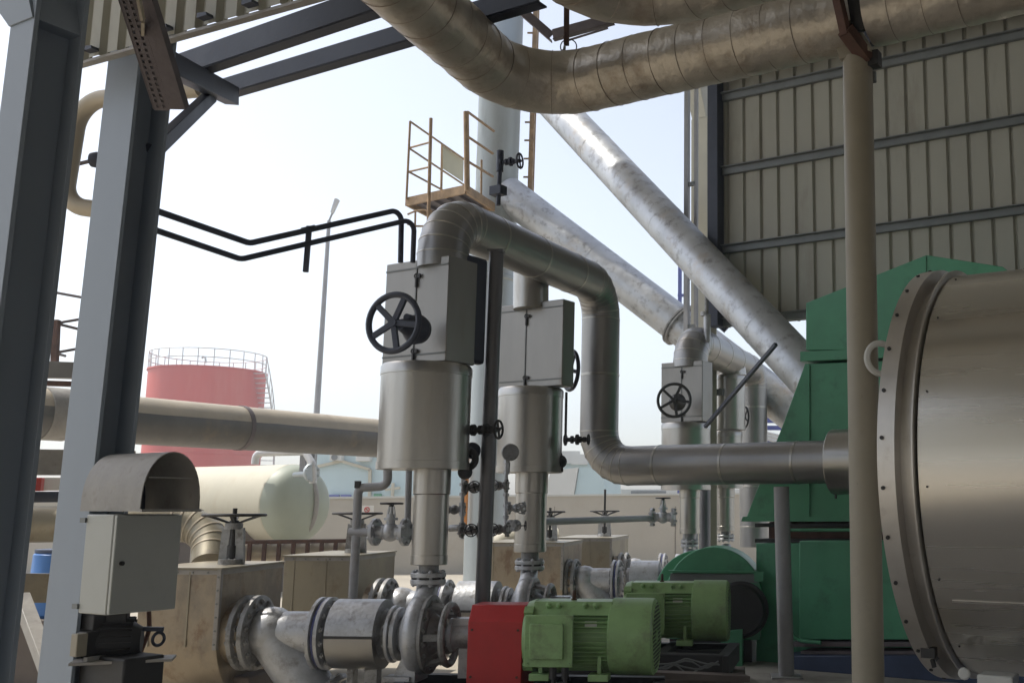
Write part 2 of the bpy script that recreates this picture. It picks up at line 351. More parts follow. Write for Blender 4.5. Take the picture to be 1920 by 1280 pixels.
# ------------------------------------------------------------------ steel columns left
def hcol(name, label, A, B, C, d, top_z, matn, extra=None):
    # A,B,C: pixel x at two pixel rows ((x1,y1),(x2,y2)); B is the near edge at depth d
    def line(a, dd):
        p, q = P(a[0][0], a[0][1], dd), P(a[1][0], a[1][1], dd); v = (q-p)/(q.z-p.z); return p+v*(0-p.z), p+v*(top_z-p.z)
    b0, b1 = line(B, d)
    sa = (along(b1, -UX, A[0][0]+(b1.z-P(0, A[0][1], d).z)*0, A[0][1]))
    pm = P(B[0][0], B[0][1], d); sa = along(pm, -UX, A[0][0], A[0][1]); sc = along(pm, UY, C[0][0], C[0][1])
    t = thing(name, b0, label, 'column'); ft = .018; D = UX*(-sa); E = UY*sc
    mb = MB()
    def slab(o0, o1, ex, ey): mb.hexa([o0, o0+ex, o0+ex+ey, o0+ey], [o1, o1+ex, o1+ex+ey, o1+ey])
    slab(b0, b1, D, UY*ft); slab(b0+E-UY*ft, b1+E-UY*ft, D, UY*ft)
    slab(b0+D*.48+UY*ft, b1+D*.48+UY*ft, D*.05, E-UY*2*ft)
    mb.build('shaft', M_[matn], t, bevel=.002)
    return t, b0, b1, D, E
t2, b0, b1, D2, E2 = hcol('steel_column', 'grey H section steel column carrying the meter box and weather hood', ((200, 133), (68, 1280)), ((258, 133), (132, 1280)), ((326, 133), (230, 1280)), 5.0, 4.9, 'colgrey')
mb = MB(); mb.box(b0+D2*.5+E2*.5+UZ*.01, .5, .5, .02, UX, UY); mb.build('base_plate', M_['colgrey'], t2)
t1, c0, c1, D1, E1 = hcol('steel_column', 'large grey H section steel column at the left edge of the view with haunch', ((20, 43), (-128, 1280)), ((64, 43), (-85, 1280)), ((164, 43), (18, 1280)), 3.6, 4.9, 'colgrey')
mb = MB(); o = c0+(c1-c0)*((H(33, 3.6))/4.9)
e_ = UY*-.006; up_ = Vector((-.08, 0, .5))
mb.hexa([o+e_+D1*.02, o+D1+e_, o+D1+E1*1.01, o+E1*1.01+D1*.02], [o+e_+up_-UX*.12, o+D1+e_+up_-UX*.42, o+D1+E1*1.01+up_-UX*.42, o+E1*1.01+up_-UX*.12])
mb.build('haunch', M_['colgrey'], t1, bevel=.002)
mb = MB(); mb.box(c0+D1*.5+E1*.5+UZ*.01, .5, .5, .02, UX, UY); mb.build('base_plate', M_['colgrey'], t1)

for f in (.33, .66):
    for z in (.35, .8, 4.1, 4.3): q = b0+(b1-b0)*(z/4.9)+D2*f-UY*.004; MB().cyl(q, q-UY*.012, .011, n=6).build('bolt', M_['hood'], t2)
q0 = b0+(b1-b0)*.0+D2*.5+E2; 
# upper cladding fascia
f0 = Pz(120, 122, 3.84); f1 = Pz(720, -48, 3.84)
fd = (f1-f0).normalized(); fn = Vector((-fd.y, fd.x, 0)); fl = (f1-f0).length+.3
t = thing('fascia_cladding', f0, 'olive cream ribbed fascia sheet across the upper left', 'cladding')
mb = MB(); vs = []; pr = []; s = -.35; pt = .136
while s < fl: pr += [(s, 0), (s+pt*.52, 0), (s+pt*.64, .028), (s+pt*.88, .028), (s+pt, 0)]; s += pt
for a, h in pr: vs += [f0+fd*a+fn*h, f0+fd*a+fn*h+UZ*1.7]
mb.add(vs, [(2*i, 2*i+2, 2*i+3, 2*i+1) for i in range(len(pr)-1)]); mb.build('ribbed_sheet', M_['sheet'], t, smooth=False)
mb = MB(); mb.bar(f0-fd*.35+fn*.02-UZ*.012, f0+fd*fl+fn*.02-UZ*.012, .04, .014); mb.build('drip_trim', M_['hood'], t)
for a in (.13, .41, .55, .70, .84):
    mb = MB(); q = f0+fd*(a*fl*.8)+UZ*.012; mb.prism([q-fd*.03-fn*.01, q+fd*.035-fn*.01, q+fd*.03-fn*.01+UZ*.016, q-fd*.03-fn*.01+UZ*.024], -fn*.04); mb.build('clip', M_['dark'], t)
# perforated cable tray
a0, a1 = P(235, -60, 4.0), P(318, 205, 4.45)
t = thing('cable_tray', a1, 'brown perforated cable tray slanting down in front of the grey column', 'cable tray')
dr = (a1-a0).normalized(); sd_ = dr.cross(Vector((0, 1, 0))).normalized(); nn_ = sd_.cross(dr)
Lt = (a1-a0).length; mb = MB(); wd_ = .14
nx = int(Lt/.026)
# bottom plate made as a lattice with slots
for i in range(nx+1): mb.box(a0+dr*(Lt*i/nx)-sd_*wd_*.25, .013, wd_*.5, .002, dr, sd_, nn_)
mb.box((a0+a1)/2+sd_*wd_*.25, Lt, wd_*.5, .002, dr, sd_, nn_)
for j in range(3): mb.box((a0+a1)/2-sd_*(wd_*(.04+.21*j)), Lt, .018, .0026, dr, sd_, nn_)
for sg in (-1, 1): mb.box((a0+a1)/2+sd_*(sg*wd_/2)+nn_*.02, Lt, .0025, .045, dr, sd_, nn_)
mb.build('tray', M_['tray'], t)
mb = MB(); mb.box((a0+a1)/2+nn_*.02, Lt, wd_*.96, .012, dr, sd_, nn_); mb.build('cover', M_['tray'], t)
mb = MB()
e0 = P(255, -30, 4.0); e1 = P(268, 38, 4.1); e2 = P(268, 62, 4.2)
mb.bar(e0, e1, .012, .03); mb.bar(e1, e2, .012, .03); mb.build('edge_strip', M_['beige'], t)

# ------------------------------------------------------------------ rack beams behind the columns
def chan(mb, p, q, hgt, fw=.08, th=.012):
    d = (q-p).normalized(); n_ = Vector((-d.y, d.x, 0)).normalized()
    mb.bar(p, q, th, hgt); mb.bar(p+UZ*(hgt/2)+n_*fw/2, q+UZ*(hgt/2)+n_*fw/2, fw, th); mb.bar(p-UZ*(hgt/2)+n_*fw/2, q-UZ*(hgt/2)+n_*fw/2, fw, th)
g0 = P(300, 134, 6.2); g1 = Pz(760, -25, g0.z)
mb = MB(); chan(mb, g0, g1, .145); tag(mb.build('rack_beam', M_['dark'], bevel=.003), 'upper of two dark parallel rack beams running out from the grey column', 'beam', 'dark rack beams')
g2 = P(400, 168, 6.9); g3 = Pz(1010, -15, g2.z)
mb = MB(); chan(mb, g2, g3, .115); tag(mb.build('rack_beam', M_['dark'], bevel=.003), 'lower of two dark parallel rack beams, passing behind the lagged duct', 'beam', 'dark rack beams')
t = thing('bracket', P(380, 160, 6.1), 'dark triangular bracket bolted to the column, holding the rack beams', 'bracket')
mb = MB(); mb.bar(P(292, 106, 5.22), P(435, 180, 6.7), .09, .12); mb.build('arm', M_['dark'], t, bevel=.003)
mb = MB(); mb.bar(P(284, 286, 5.22), P(398, 178, 6.4), .05, .085); mb.build('strut', M_['dark'], t, bevel=.003)
# beige bent pipe behind columns
path, _ = fillet([P(376, 166, 7.0), P(150, 190, 7.3), P(118, 385, 7.3), P(205, 395, 7.3), Vector((P(205, 395, 7.3).x, 7.3, 0))], [.22, .2, .1], 10)
tag(MB().tube(path, .063).build('beige_pipe', M_['beige']), 'beige bent pipe looping between the two grey columns', 'pipe')
t = thing('level_float', P(183, 300, 7.6), 'small dark round cap on a thin rod between the columns', 'fitting')
mb = MB(); mb.cyl(P(120, 314, 7.6), P(178, 300, 7.6), .015); mb.build('rod', M_['tray'], t)
mb = MB(); mb.lathe(P(170, 300, 7.6), Vector((1, 0, 0)), [(0, .02), (.01, .055), (.05, .062), (.09, .05)], 20); mb.build('cap', M_['dark'], t)
# thin impulse pipes
for k, (pts, lab) in enumerate(((((270, 388), (468, 456), (753, 392), (751, 492)), 'upper thin dark V bent pipe, turning down left of the big elbow'), (((262, 424), (452, 486), (777, 410), (774, 492)), 'lower thin dark V bent pipe, turning down beside the big elbow'))):
    dd = [6.6, 7.3, 8.3, 8.3]; pv_ = P(232+k*14, 374+k*42, 6.35+k*.1); path, _ = fillet([Vector((pv_.x, pv_.y, 0)), pv_]+[P(x, y, d_) for (x, y), d_ in zip(pts, dd)][1:], [.08, .12, .07], 8)
    tag(MB().tube(path, .021 if k else .022, 12).build('thin_pipe', M_['dark']), lab, 'pipe', 'thin dark pipes with a V bend')
mb = MB(); mb.bar(P(580, 424, 7.66), P(573, 510, 7.66), .035, .035); mb.bar(P(566, 430, 7.66), P(592, 424, 7.66), .05, .012)
tag(mb.build('pipe_hanger', M_['dark'], bevel=.003), 'short dark hanger bar hanging from the thin pipes', 'bracket')

# ------------------------------------------------------------------ overhead lagged ducts
ZD = 4.3
RA = .196
def lagged(name, label, pts, rad, r, step=.12):
    t = thing(name, pts[-1], label, 'duct', 'lagged overhead ducts'); mb = MB(); bd = Pieces()
    path, marks = fillet(pts, rad, 12); fine = []
    for i in range(len(path)-1):
        L = (path[i+1]-path[i]).length; k = max(1, int(L/.045))
        for j in range(k): fine.append(path[i].lerp(path[i+1], j/k))
    fine.append(path[-1])
    # slightly lumpy tube
    n = 40; u = None; vs = []
    for i, p in enumerate(fine):
        tt = (fine[min(i+1, len(fine)-1)]-fine[max(i-1, 0)]).normalized()
        if u is None: u, v = frame(tt)
        u = (u-tt*u.dot(tt)).normalized(); v = tt.cross(u)
        rr = r*(1+random.uniform(-.012, .012))
        for q in range(n):
            a = 2*math.pi*q/n; rq = rr*(1+.006*math.sin(3*a+i*.7)+random.uniform(-.004, .004)); vs.append(p+(u*math.cos(a)+v*math.sin(a))*rq)
    fs = []
    for k in range(len(fine)-1): fs += [(k*n+i, k*n+(i+1) % n, (k+1)*n+(i+1) % n, (k+1)*n+i) for i in range(n)]
    m = len(fine)-1; fs += [tuple(range(n))[::-1], tuple(m*n+i for i in range(n))]
    mb.add(vs, fs); mb.build('lagging', M_['lag'], t)
    for i in range(3, len(fine)-3, 4): 
        tt = fine[i+1]-fine[i-1]; bd.torus(fine[i], tt, r*1.003, .0022, 40, 5)
    bd.build('binding_wire', M_['lagband'], t)
    return t
A0 = Pz(655, -120, ZD); A1 = Pz(1040, 165, ZD); A2 = Pz(2150, -77, ZD)
A1 = Pz(978, 180, ZD)
A2 = Pz(1570, 38, ZD); da = (A2-A1).normalized()
lagged('lagged_duct', 'brown foil lagged duct bending across the sky, lower of the two', [A0, A1, A2+da*.07], .42, RA)
P1 = A2+da*.2
lagged('lagged_duct', 'brown foil lagged duct length right of the beige post, against the corrugated wall', [P1, P1+da*2.6], .2, RA*.96)
B1 = Pz(1150, 5, ZD); B0 = Pz(1000, -130, ZD); B2 = B1+da*4.2
lagged('lagged_duct', 'brown foil lagged duct entering at the top right, above the other bend', [B0, B1, B2], .42, RA)
# strap on the bend (smooth section)
# beige post under it
pt0, pt1 = P(1628, 1280, 5.35), P(1608, 110, 5.35)
v = (pt1-pt0)/(pt1.z-pt0.z); base = pt0-v*pt0.z
t = thing('support_post', base, 'beige round post with rust spots supporting the lagged duct', 'post')
MB().cyl(base, pt1, .080, n=40).build('tube', M_['post'], t)
mb = MB(); mb.prism([pt1+UX*(-.12)-UY*.07+UZ*.17, pt1+UX*.0-UY*.07+UZ*.20, pt1+UX*.10-UY*.07+UZ*.0, pt1+UX*(-.08)-UY*.07-UZ*.015], UY*.14); mb.build('cap_plate', M_['post'], t, bevel=.004)
mb = MB(); mb.box(base+UZ*.01, .4, .4, .02, UX, UY); mb.build('base_plate', M_['post'], t)
t = thing('rusty_bracket', pt1, 'rusty bracket and clamp between the duct lengths above the beige post', 'bracket')
mb = MB(); mb.bar(P(1567, -20, 5.15), P(1586, 66, 5.2), .05, .04); mb.bar(P(1584, 55, 5.2), P(1626, 112, 5.3), .075, .06); mb.build('angle_arm', M_['rust'], t, bevel=.003)
mb = MB(); mb.box(P(1640, 112, 5.3), .06, .07, .085, UX, UY); mb.bar(P(1603, -10, 5.2), P(1614, 60, 5.25), .075, .06); mb.build('clamp', M_['black'], t, bevel=.004)
mb = MB(); mb.box(P(1634, 146, 5.35), .05, .02, .06, UX, UY); mb.build('plate', M_['girt'], t)
# grey slim post under center pipe
pt0, pt1 = P(1475, 1280, 10.6), P(1465, 912, 10.6); v = (pt1-pt0)/(pt1.z-pt0.z); base = pt0-v*pt0.z
t = thing('pipe_support_post', base, 'slim grey round post under the horizontal stainless pipe', 'post')
MB().cyl(base, pt1, .078, n=28).build('tube', M_['gpost'], t); MB().box(base+UZ*.01, .3, .3, .02).build('base_plate', M_['gpost'], t)

# top centre frame and hanger rod
mb = MB(); q0 = P(950, -5, 11); q1 = P(1034, 68, 11); q2 = P(1150, 33, 10.8)
chan(mb, q0, q1, .10, .07); tag(mb.build('frame_beam', M_['tray'], bevel=.003), 'brown angle beam slanting down in front of the stack top', 'beam')
mb = MB(); chan(mb, q1+Vector((.02, -.05, 0)), q2, .11, .07); mb.bar(P(1065, 76, 10.9), P(1140, 53, 10.75), .02, .02); tag(mb.build('frame_beam', M_['tray'], bevel=.003), 'brown channel beam with thin rod, passing behind the hanger rod', 'beam')
t = thing('hanger_rod', P(1062, 90, 6.3), 'dark hanger rod with shackle holding the bend of the lagged duct', 'hanger')
mb = MB(); mb.bar(P(1063, -60, 6.3), P(1062, 85, 6.3), .033, .033); mb.build('rod', M_['rust'], t, bevel=.003)
mb = MB(); mb.torus(P(1058, 93, 6.3), Vector((1, .3, 0)), .022, .007, 20, 6); mb.ball(P(1057, 99, 6.3), .022); mb.build('shackle', M_['silverdk'], t)
mb = MB(); mb.torus(P(1066, 88, 6.3), Vector((0, 1, 0)), .052, .004, 20, 6); mb.build('wire_loop', M_['girt'], t)

# ------------------------------------------------------------------ stack, platform, ladder
SD = 20.0
sb = P(906, 1113, SD); sb.z = 0; stp = P(948, 200, SD); stp_v = (stp-Vector((sb.x, SD, 0)))/stp.z
t = thing('stack', sb, 'tall grey galvanised chimney stack behind the pipe loop', 'stack')
top = Vector((sb.x+.02, SD, 17)); 
MB().lathe(sb, top-sb, [(0, .52), (.02, .52), (.03, .38), (6, .41), (6.03, .44), (6.09, .44), (6.12, .41), (10, .42), (10.05, .45), (10.1, .45), (10.15, .42), (17, .42)], 48).build('shell', M_['galv'], t)
mb = MB(); mb.box(sb+Vector((-.33, -.36, 2.0)), .12, .05, 1.6); mb.build('conduit', M_['orange'], t)
def sx(py, off): return P(off, py, SD)
t = thing('stack_ladder', P(996, 900, 19.9), 'ochre vertical ladder on the right side of the stack', 'ladder')
l0 = P(993, 385, 19.9); l1 = P(1001, -40, 19.9); l0 = Vector((l0.x, 19.9, l0.z)); l1 = Vector((l0.x+.02, 19.9, l1.z))
mb = MB(); mb.bar(l0, l1, .09, .09); mb.bar(l0+Vector((-.02, .4, 0)), l1+Vector((-.02, .4, 0)), .05, .05); mb.build('stile', M_['yellow'], t)
mb = Pieces(); z = l0.z+.2
while z < l1.z: mb.bar(Vector((l0.x, 19.9, z)), Vector((l0.x-.02, 20.3, z)), .03, .03); mb.bar(Vector((l0.x-.14, 19.9, z)), Vector((l0.x+.06, 19.9, z)), .03, .03); z += .38
mb.build('rung', M_['yellow'], t)
t = thing('stack_platform', P(830, 380, 19), 'ochre access platform with guard rails on the left of the stack', 'platform')
z0 = H(374, 19.0)
q1, q2, q3, q4 = Pz(762, 376, z0), Pz(874, 352, z0), Pz(926, 386, z0), Pz(806, 399, z0)
MB().hexa([q1, q2, q3, q4], [q+UZ*.03 for q in (q1, q2, q3, q4)]).build('deck', M_['tray'], t)
mb = MB()
for a, b, h_ in ((q1, q2, .16), (q2, q3, .16), (q4, q1, .14), (q3, q4, .12)): mb.bar(a-UZ*.03, b-UZ*.03, .05, h_)
mb.build('edge_beam', M_['yellow'], t)
for f in (.2, .4, .6, .8): MB().bar(q1.lerp(q2, f)-UZ*.04, q4.lerp(q3, f)-UZ*.04, .04, .06).build('deck_joist', M_['tray'], t)
def rl(a, b, da, r_=.02):
    p = P(a[0], a[1], da); q = Pz(b[0], b[1], p.z); MB().cyl(p, q, r_, n=8).build('guard_rail', M_['yellow'], t)
for a, b in (((769, 228), (872, 300)), ((767, 278), (872, 348)), ((766, 322), (840, 362))): rl(a, b, 19.0)
for a, b in (((877, 210), (926, 246)), ((878, 257), (924, 288)), ((876, 302), (924, 331))): rl(a, b, 17.9, .024)
for a, b in (((769, 277), (806, 267)), ((767, 322), (806, 313))): rl(a, b, 19.0)
for a, b, d_, r in (((769, 228), (762, 374), 19.0, .022), ((808, 222), (803, 420), 18.6, .032), ((874, 210), (876, 358), 17.9, .05), ((829, 271), (827, 372), 20.6, .025), ((903, 300), (902, 372), 18.9, .02)):
    mb = MB(); mb.cyl(P(*a, d_), P(*b, d_), r, n=10); mb.build('stanchion', M_['yellow'], t)
mb = MB(); a, b, c_, e_ = P(830, 273, 20.3), P(869, 300, 21.3), P(868, 341, 21.3), P(830, 316, 20.3); mb.prism([a, b, c_, e_], Vector((0, .02, 0))); mb.build('panel', M_['panel'], t)
mb = MB()
for i in range(7):
    a = (math.pi*.5)*(i/6); pass
cpt = [P(764+x_, y_, 18.8) for x_, y_ in ((0, 402), (14, 396), (30, 394), (46, 396))]
mb.tube(cpt, .02, 8); cpt = [P(764+x_, y_, 18.8) for x_, y_ in ((0, 420), (14, 424), (34, 424))]; mb.tube(cpt, .02, 8); mb.bar(P(779, 396, 18.8), P(777, 470, 18.8), .03, .03)
mb.build('ladder_cage', M_['yellow'], t)

# ------------------------------------------------------------------ silver diagonal ducts
t = thing('silver_duct', P(1490, 700, 12.6), 'wide stained silver duct slanting down to the green machine, nearer of the pair', 'duct', 'slanting silver ducts')
c0_, c1_ = P(1010, 165, 17.5), P(1512, 700, 12.9); 
mb = MB(); bd = Pieces(); dv = (c1_-c0_); rC0 = W(39, 300, 17.0); 
N_ = 30; pts = [c0_.lerp(c1_, i/N_) for i in range(N_+1)]
ce_ = c0_.lerp(c1_, 1.12); mb.tube(pts+[ce_], .29, 48); mb.build('shell', M_['alu'], t)
for f in (.28, .56, .88): band(bd, c0_.lerp(c1_, f), dv, .29, .03, .003, 48)
bd.build('seam_band', M_['alu'], t)
t = thing('silver_duct', P(1480, 760, 14), 'narrower silver duct slanting down from the stack, behind the nearer duct', 'duct', 'slanting silver ducts')
d0_, d1_ = P(976, 376, 20.1), P(1560, 828, 17.6); dv = d1_-d0_; mb = MB(); bd = Pieces()
d00 = Vector((P(950, 300, 20).x, 20.0, H(330, 20)))
fl_ = [P(950, 362, 19.9).lerp(d1_, i/20) for i in range(21)]
mb.tube([Vector(p) for p in fl_], .345, 48); mb.build('shell', M_['alu'], t)
for f in (.3, .8): band(bd, fl_[0].lerp(d1_, f), d1_-fl_[0], .345, .03, .003, 48)
bd.build('seam_band', M_['alu'], t)
mb = MB(); dn = (d1_-fl_[0]).normalized(); jf = fl_[0]+dn*along(fl_[0], dn, 1272, 620)
flange(mb, jf, dn, .41, .04, 12, .016); flange(mb, jf+dn*.05, dn, .41, .04, 12, .016); mb.build('flange_joint', M_['silverdk'], t)

# ------------------------------------------------------------------ stainless pipe loop
d1 = 8.5
L0 = P(832, 478, d1); ZL = 4.06
L0 = Vector((P(831, 470, d1).x, d1, H(505, d1)))
La = Vector((L0.x, L0.y, ZL)); Rt = P(1128, 520, 11.5); Lb = Vector((Rt.x, Rt.y, ZL+.05))
Lc = Vector((P(1128, 860, 11.5).x, 11.5, H(874, 11.5)))
Ld = Pz(1566, 875, Lc.z-.0)
Ld = P(1566, 872, 10.3); Ld.z = Lc.z
t = thing('stainless_pipe_loop', Lc, 'stainless clad pipe loop rising over the valves and down to the horizontal run', 'pipe')
mb = MB(); bd = Pieces(); RP = .212
clad_pipe(mb, bd, [L0, La, Lb, Vector((Lb.x, Lb.y, Lc.z)), Ld], [.34, .38, .38], RP, 40, 6, .75)
mb.build('cladding', M_['steel'], t); bd.build('seam_band', M_['steelv'], t)
mb = MB(); band(mb, Ld, Ld-Lc, RP, .08, .012, 40); mb.build('end_band', M_['steelv'], t)
mb = MB(); dd_ = (Ld-Vector((Lb.x, Lb.y, Lc.z))).normalized(); mb.cyl(Ld-dd_*.02, Ld+dd_*.3, RP*1.5, n=40); mb.build('flange_cover', M_['steelv'], t, bevel=.006)
mb = MB(); mb.cyl(Ld+dd_*.3, Ld+dd_*1.3, RP*.62, n=32); flange(mb, Ld+dd_*.55, dd_, RP*1.05, .05); mb.build('stub', M_['silverdk'], t)
mb = MB(); mb.cyl(Ld+dd_*.0+UZ*0-UZ*.36, Ld-UZ*.1, .012, n=8); mb.build('drain', M_['black'], t)

# ------------------------------------------------------------------ jacketed valves on the risers
def jacket_box(t, near, pt, pb, pl, pr, d, matn='steelv', latchf=.5, ux=UX, uy=UY):
    p = P(near, pt, d); zb = H(pb, d); sl = along(p, -ux, pl, pt); sr = along(p, uy, pr, (pt+pb)/2)
    c = p-ux*(sl/2)+uy*(sr/2); c.z = (p.z+zb)/2; mb = MB(); mb.box(c, sl, sr, p.z-zb, ux, uy)
    o = mb.build('box_jacket', M_['boxj'], t, bevel=.008)
    fr = p-ux*sl/2-uy*.004; mb = MB()
    for z in (p.z-.07, zb+.07): mb.box(Vector((fr.x, fr.y, z)), sl*.99, .006, .012, ux, uy)
    mb.box(Vector((fr.x, fr.y, c.z))+ux*(sl*(latchf-.5)), .010, .008, (p.z-zb)*.97, ux, uy); mb.build('seam', M_['girt'], o)
    for z in (p.z-.14, zb+.10):
        mb = MB(); q = Vector((fr.x, fr.y, z))+ux*(sl*(latchf-.5)+.01)-uy*.012; mb.torus(q, uy, .020, .006, 16, 6); mb.box(q-UZ*.05, .016, .012, .09, ux, uy); mb.box(q+ux*.03, .03, .012, .03, ux, uy); mb.build('latch', M_['black'], o)
    return p, sl, sr, zb
def jacket_cyl(t, cx, top, bot, w_, d, matn='steelv', bands=True):
    c = P(cx, (top+bot)/2, d); r = W(w_, (top+bot)/2, d)/2; z0, z1 = H(bot, d+r*.0), H(top, d); mb = MB()
    mb.lathe(Vector((c.x, d, z0)), UZ, [(0, r), (.0, r+.006), (.06, r+.006), (.062, r), (z1-z0-.09, r), (z1-z0-.088, r+.005), (z1-z0-.02, r+.005), (z1-z0, r-.01)], 56)
    return mb.build('cylinder_jacket', M_[matn], t), Vector((c.x, d, z0)), r, z1
def hwheel(t, c, ax, R, r, stem, back, gear=True, sp=5, a0=.5, m='dark'):
    mb = MB(); wheel(mb, c, ax, R, r, sp, 0, R*.17, a0); o = mb.build('handwheel', M_[m], t)
    mb = MB(); mb.cyl(c-ax*stem, c, R*.08, n=14)
    if gear: mb.lathe(c-ax*(stem+.02), ax, [(0, R*.45), (.05, R*.5), (stem*.45, R*.3), (stem*.8, R*.18)], 24); mb.cyl(c-ax*stem*.5+UZ*R*.3, c-ax*(stem)+UZ*R*.3, R*.12, n=12)
    mb.build('stem', M_[m], t)
# riser 1
t = thing('jacketed_valve', P(800, 885, d1), 'largest stainless jacketed valve, with the dark five spoke handwheel, under the left elbow', 'valve', 'jacketed riser valves')
p, sl, sr, zb = jacket_box(t, 843, 478, 676, 726, 893, 8.25)
jacket_cyl(t, 797, 686, 880, 166, 8.5)
hwheel(t, P(738, 605, 7.85), (yaw(197)+Vector((-.0, 0, 0))).normalized(), .245, .025, .34, 0)
mb = MB(); q = P(884, 560, 8.6); mb.box(Vector((q.x, q.y, H(580, 8.6))), .09, .3, H(480, 8.6)-H(680, 8.6), UX, UY); mb.build('side_cover', M_['dark'], t, bevel=.03)
mb = MB(); mb.torus(P(876, 860, 8.6), yaw(150), .07, .03, 20, 8); mb.ball(P(872, 885, 8.6), .06); mb.build('drain_fitting', M_['black'], t)
# riser 2
d2 = 10.5
t = thing('jacketed_valve', P(1000, 890, d2), 'stainless jacketed valve right of the black pole, its handwheel at the right side', 'valve', 'jacketed riser valves')
jacket_box(t, 1057, 560, 722, 940, 1077, 10.25, latchf=.42)
jacket_cyl(t, 994, 729, 886, 120, 10.5)
hwheel(t, P(1070, 694, 10.75), yaw(60), .225, .022, .2, 0, gear=False, a0=.2)
mb = MB(); mb.cyl(Vector((P(996, 560, d2).x, d2, H(580, d2))), Vector((P(996, 500, d2).x, d2, ZL+.02)), .18, n=36); mb.build('top_pipe', M_['steelv'], t)
mb = MB(); mb.ball(P(1050, 865, 10.5), .07); mb.cyl(P(1045, 850, 10.5), P(1047, 885, 10.5), .05, n=12); mb.build('drain_fitting', M_['black'], t)
# riser 3 and 4
d3, d4 = 14.3, 16.3
t = thing('jacketed_valve', P(1290, 915, d3), 'smaller stainless jacketed valve with black handwheel above the horizontal pipe', 'valve', 'jacketed riser valves')
jacket_box(t, 1317, 675, 789, 1240, 1336, d3-.3); jacket_cyl(t, 1286, 794, 918, 92, d3)
hwheel(t, P(1264, 750, d3-.75), yaw(188), .235, .02, .3, 0, m='black')
t = thing('jacketed_valve', P(1370, 830, d4), 'farthest stainless jacketed valve, half hidden behind the slanting dark strut', 'valve', 'jacketed riser valves')
jacket_cyl(t, 1369, 703, 806, 56, d4); jacket_cyl(t, 1366, 808, 915, 52, d4)
hwheel(t, P(1396, 782, d4+.2), yaw(70), .18, .014, .15, 0, gear=False, m='black')
mb = MB(); bx = P(1350, 735, d4-.2); mb.box(bx, .12, .06, .1, UX, UY); mb.build('latch_plate', M_['girt'], t)
# loop between risers 3 and 4
z3 = H(655, d3)+.02; e0 = Vector((P(1294, 672, d3).x, d3, H(690, d3))); e1 = Vector((P(1296, 640, d3).x, d3, z3+.1)); e2 = Vector((P(1412, 700, d4+1).x, d4+1.2, z3+.1)); e3 = Vector((P(1412, 700, d4+1.2).x, d4+1.2, 1.0))
t = thing('stainless_pipe_loop', e0, 'smaller stainless pipe loop bending between the two far jacketed valves', 'pipe')
mb = MB(); bd = Pieces(); clad_pipe(mb, bd, [e0, e1, e2, e3], [.3, .3], .24, 36, 5, .6); mb.build('cladding', M_['steel'], t); bd.build('seam_band', M_['steelv'], t)
mb = MB(); em = e1.lerp(e2, .62); mb.cyl(em, Vector((em.x+.03, em.y, H(706, d4))), .20, n=32); mb.build('branch', M_['steelv'], t)
# dark strut
mb = MB(); mb.bar(P(1322, 800, 13.6), P(1455, 645, 12.4), .045, .045); tag(mb.build('strut', M_['dark'], bevel=.003), 'dark slanting strut in front of the far jacketed valves', 'strut')

# discharge pipes under the jackets
def discharge(label, cx, top, bot, w_, fy, fx, fw, d, ext=0):
    t = thing('discharge_pipe', P(fx, fy, d), label, 'pipe', 'pump discharge pipes'); mb = MB()
    c = P(cx, (top+bot)/2, d); r = W(w_, (top+bot)/2, d)/2; zt, zb_ = H(top, d)+.05, H(bot, d); xb = P(fx, fy, d).x
    mb.lathe(Vector((xb, d, zb_)), Vector((c.x-xb, 0, (zt-zb_)/2))*1.0 if 0 else UZ, [(0, r*.96), (.006, r), (.075, r), (.078, r-.004), ((zt-zb_)*.7, r-.004), ((zt-zb_)*.7+.01, r+.004), (zt-zb_, r+.004)], 40)
    mb.build('cladding', M_['steelv'], t)
    fz = H(fy, d); R = W(fw, fy, d)/2
    mb = MB(); mb.cyl(Vector((xb, d, fz-.02)), Vector((xb, d, zb_+.04)), r*.55, n=24); mb.build('neck', M_['silverdk'], t)
    mb = MB(); flange(mb, Vector((xb, d, fz+.030)), UZ, R, .036, 8, .013); mb.build('flange', M_['silver'], t)
    mb = MB(); flange(mb, Vector((xb, d, fz-.022)), UZ, R, .036, 8, .013); mb.build('flange', M_['silver'], t)
    mb = MB(); mb.cyl(Vector((xb, d, fz-.004)), Vector((xb, d, fz+.012)), R*.93, n=32); mb.build('gasket', M_['black'], t)
    return Vector((xb, d, fz))
f1_ = discharge('stainless clad discharge pipe on the nearest pump, with bolted flange below', 810, 884, 1058, 67, 1084, 803, 65, d1)
f2_ = discharge('stainless clad discharge pipe on the second pump, right of the black pole', 995, 888, 1034, 60, 1059, 993, 55, d2)
f3_ = discharge('small stainless discharge pipe below the horizontal pipe, left of two', 1293, 912, 1000, 38, 1019, 1293, 33, d3)
f4_ = discharge('small stainless discharge pipe below the horizontal pipe, right of two', 1360, 912, 995, 33, 1008, 1361, 32, d4)

# black pole
pt0, pt1 = P(904, 1145, 8.75), P(931, 474, 8.75); v = (pt1-pt0)/(pt1.z-pt0.z); base = pt0-v*pt0.z
t = thing('dark_pole', base, 'dark round steel pole standing between the two near pump risers', 'pole')
MB().cyl(base, pt1+v*.0, .062, n=28).build('tube', M_['pole'], t); MB().box(base+UZ*.01, .28, .28, .02).build('base_plate', M_['pole'], t)
mb = MB(); mb.box(pt1+UZ*.01, .13, .13, .02); mb.build('cap_plate', M_['pole'], t)
pt0, pt1 = P(1325, 1030, 15.6), P(1328, 915, 15.6); v = (pt1-pt0)/(pt1.z-pt0.z); base = pt0-v*pt0.z
tag(MB().cyl(base, base+UZ*3.9, .085, n=24).build('dark_pole', M_['pole'], origin=base), 'dark steel pole between the two small far risers', 'pole')

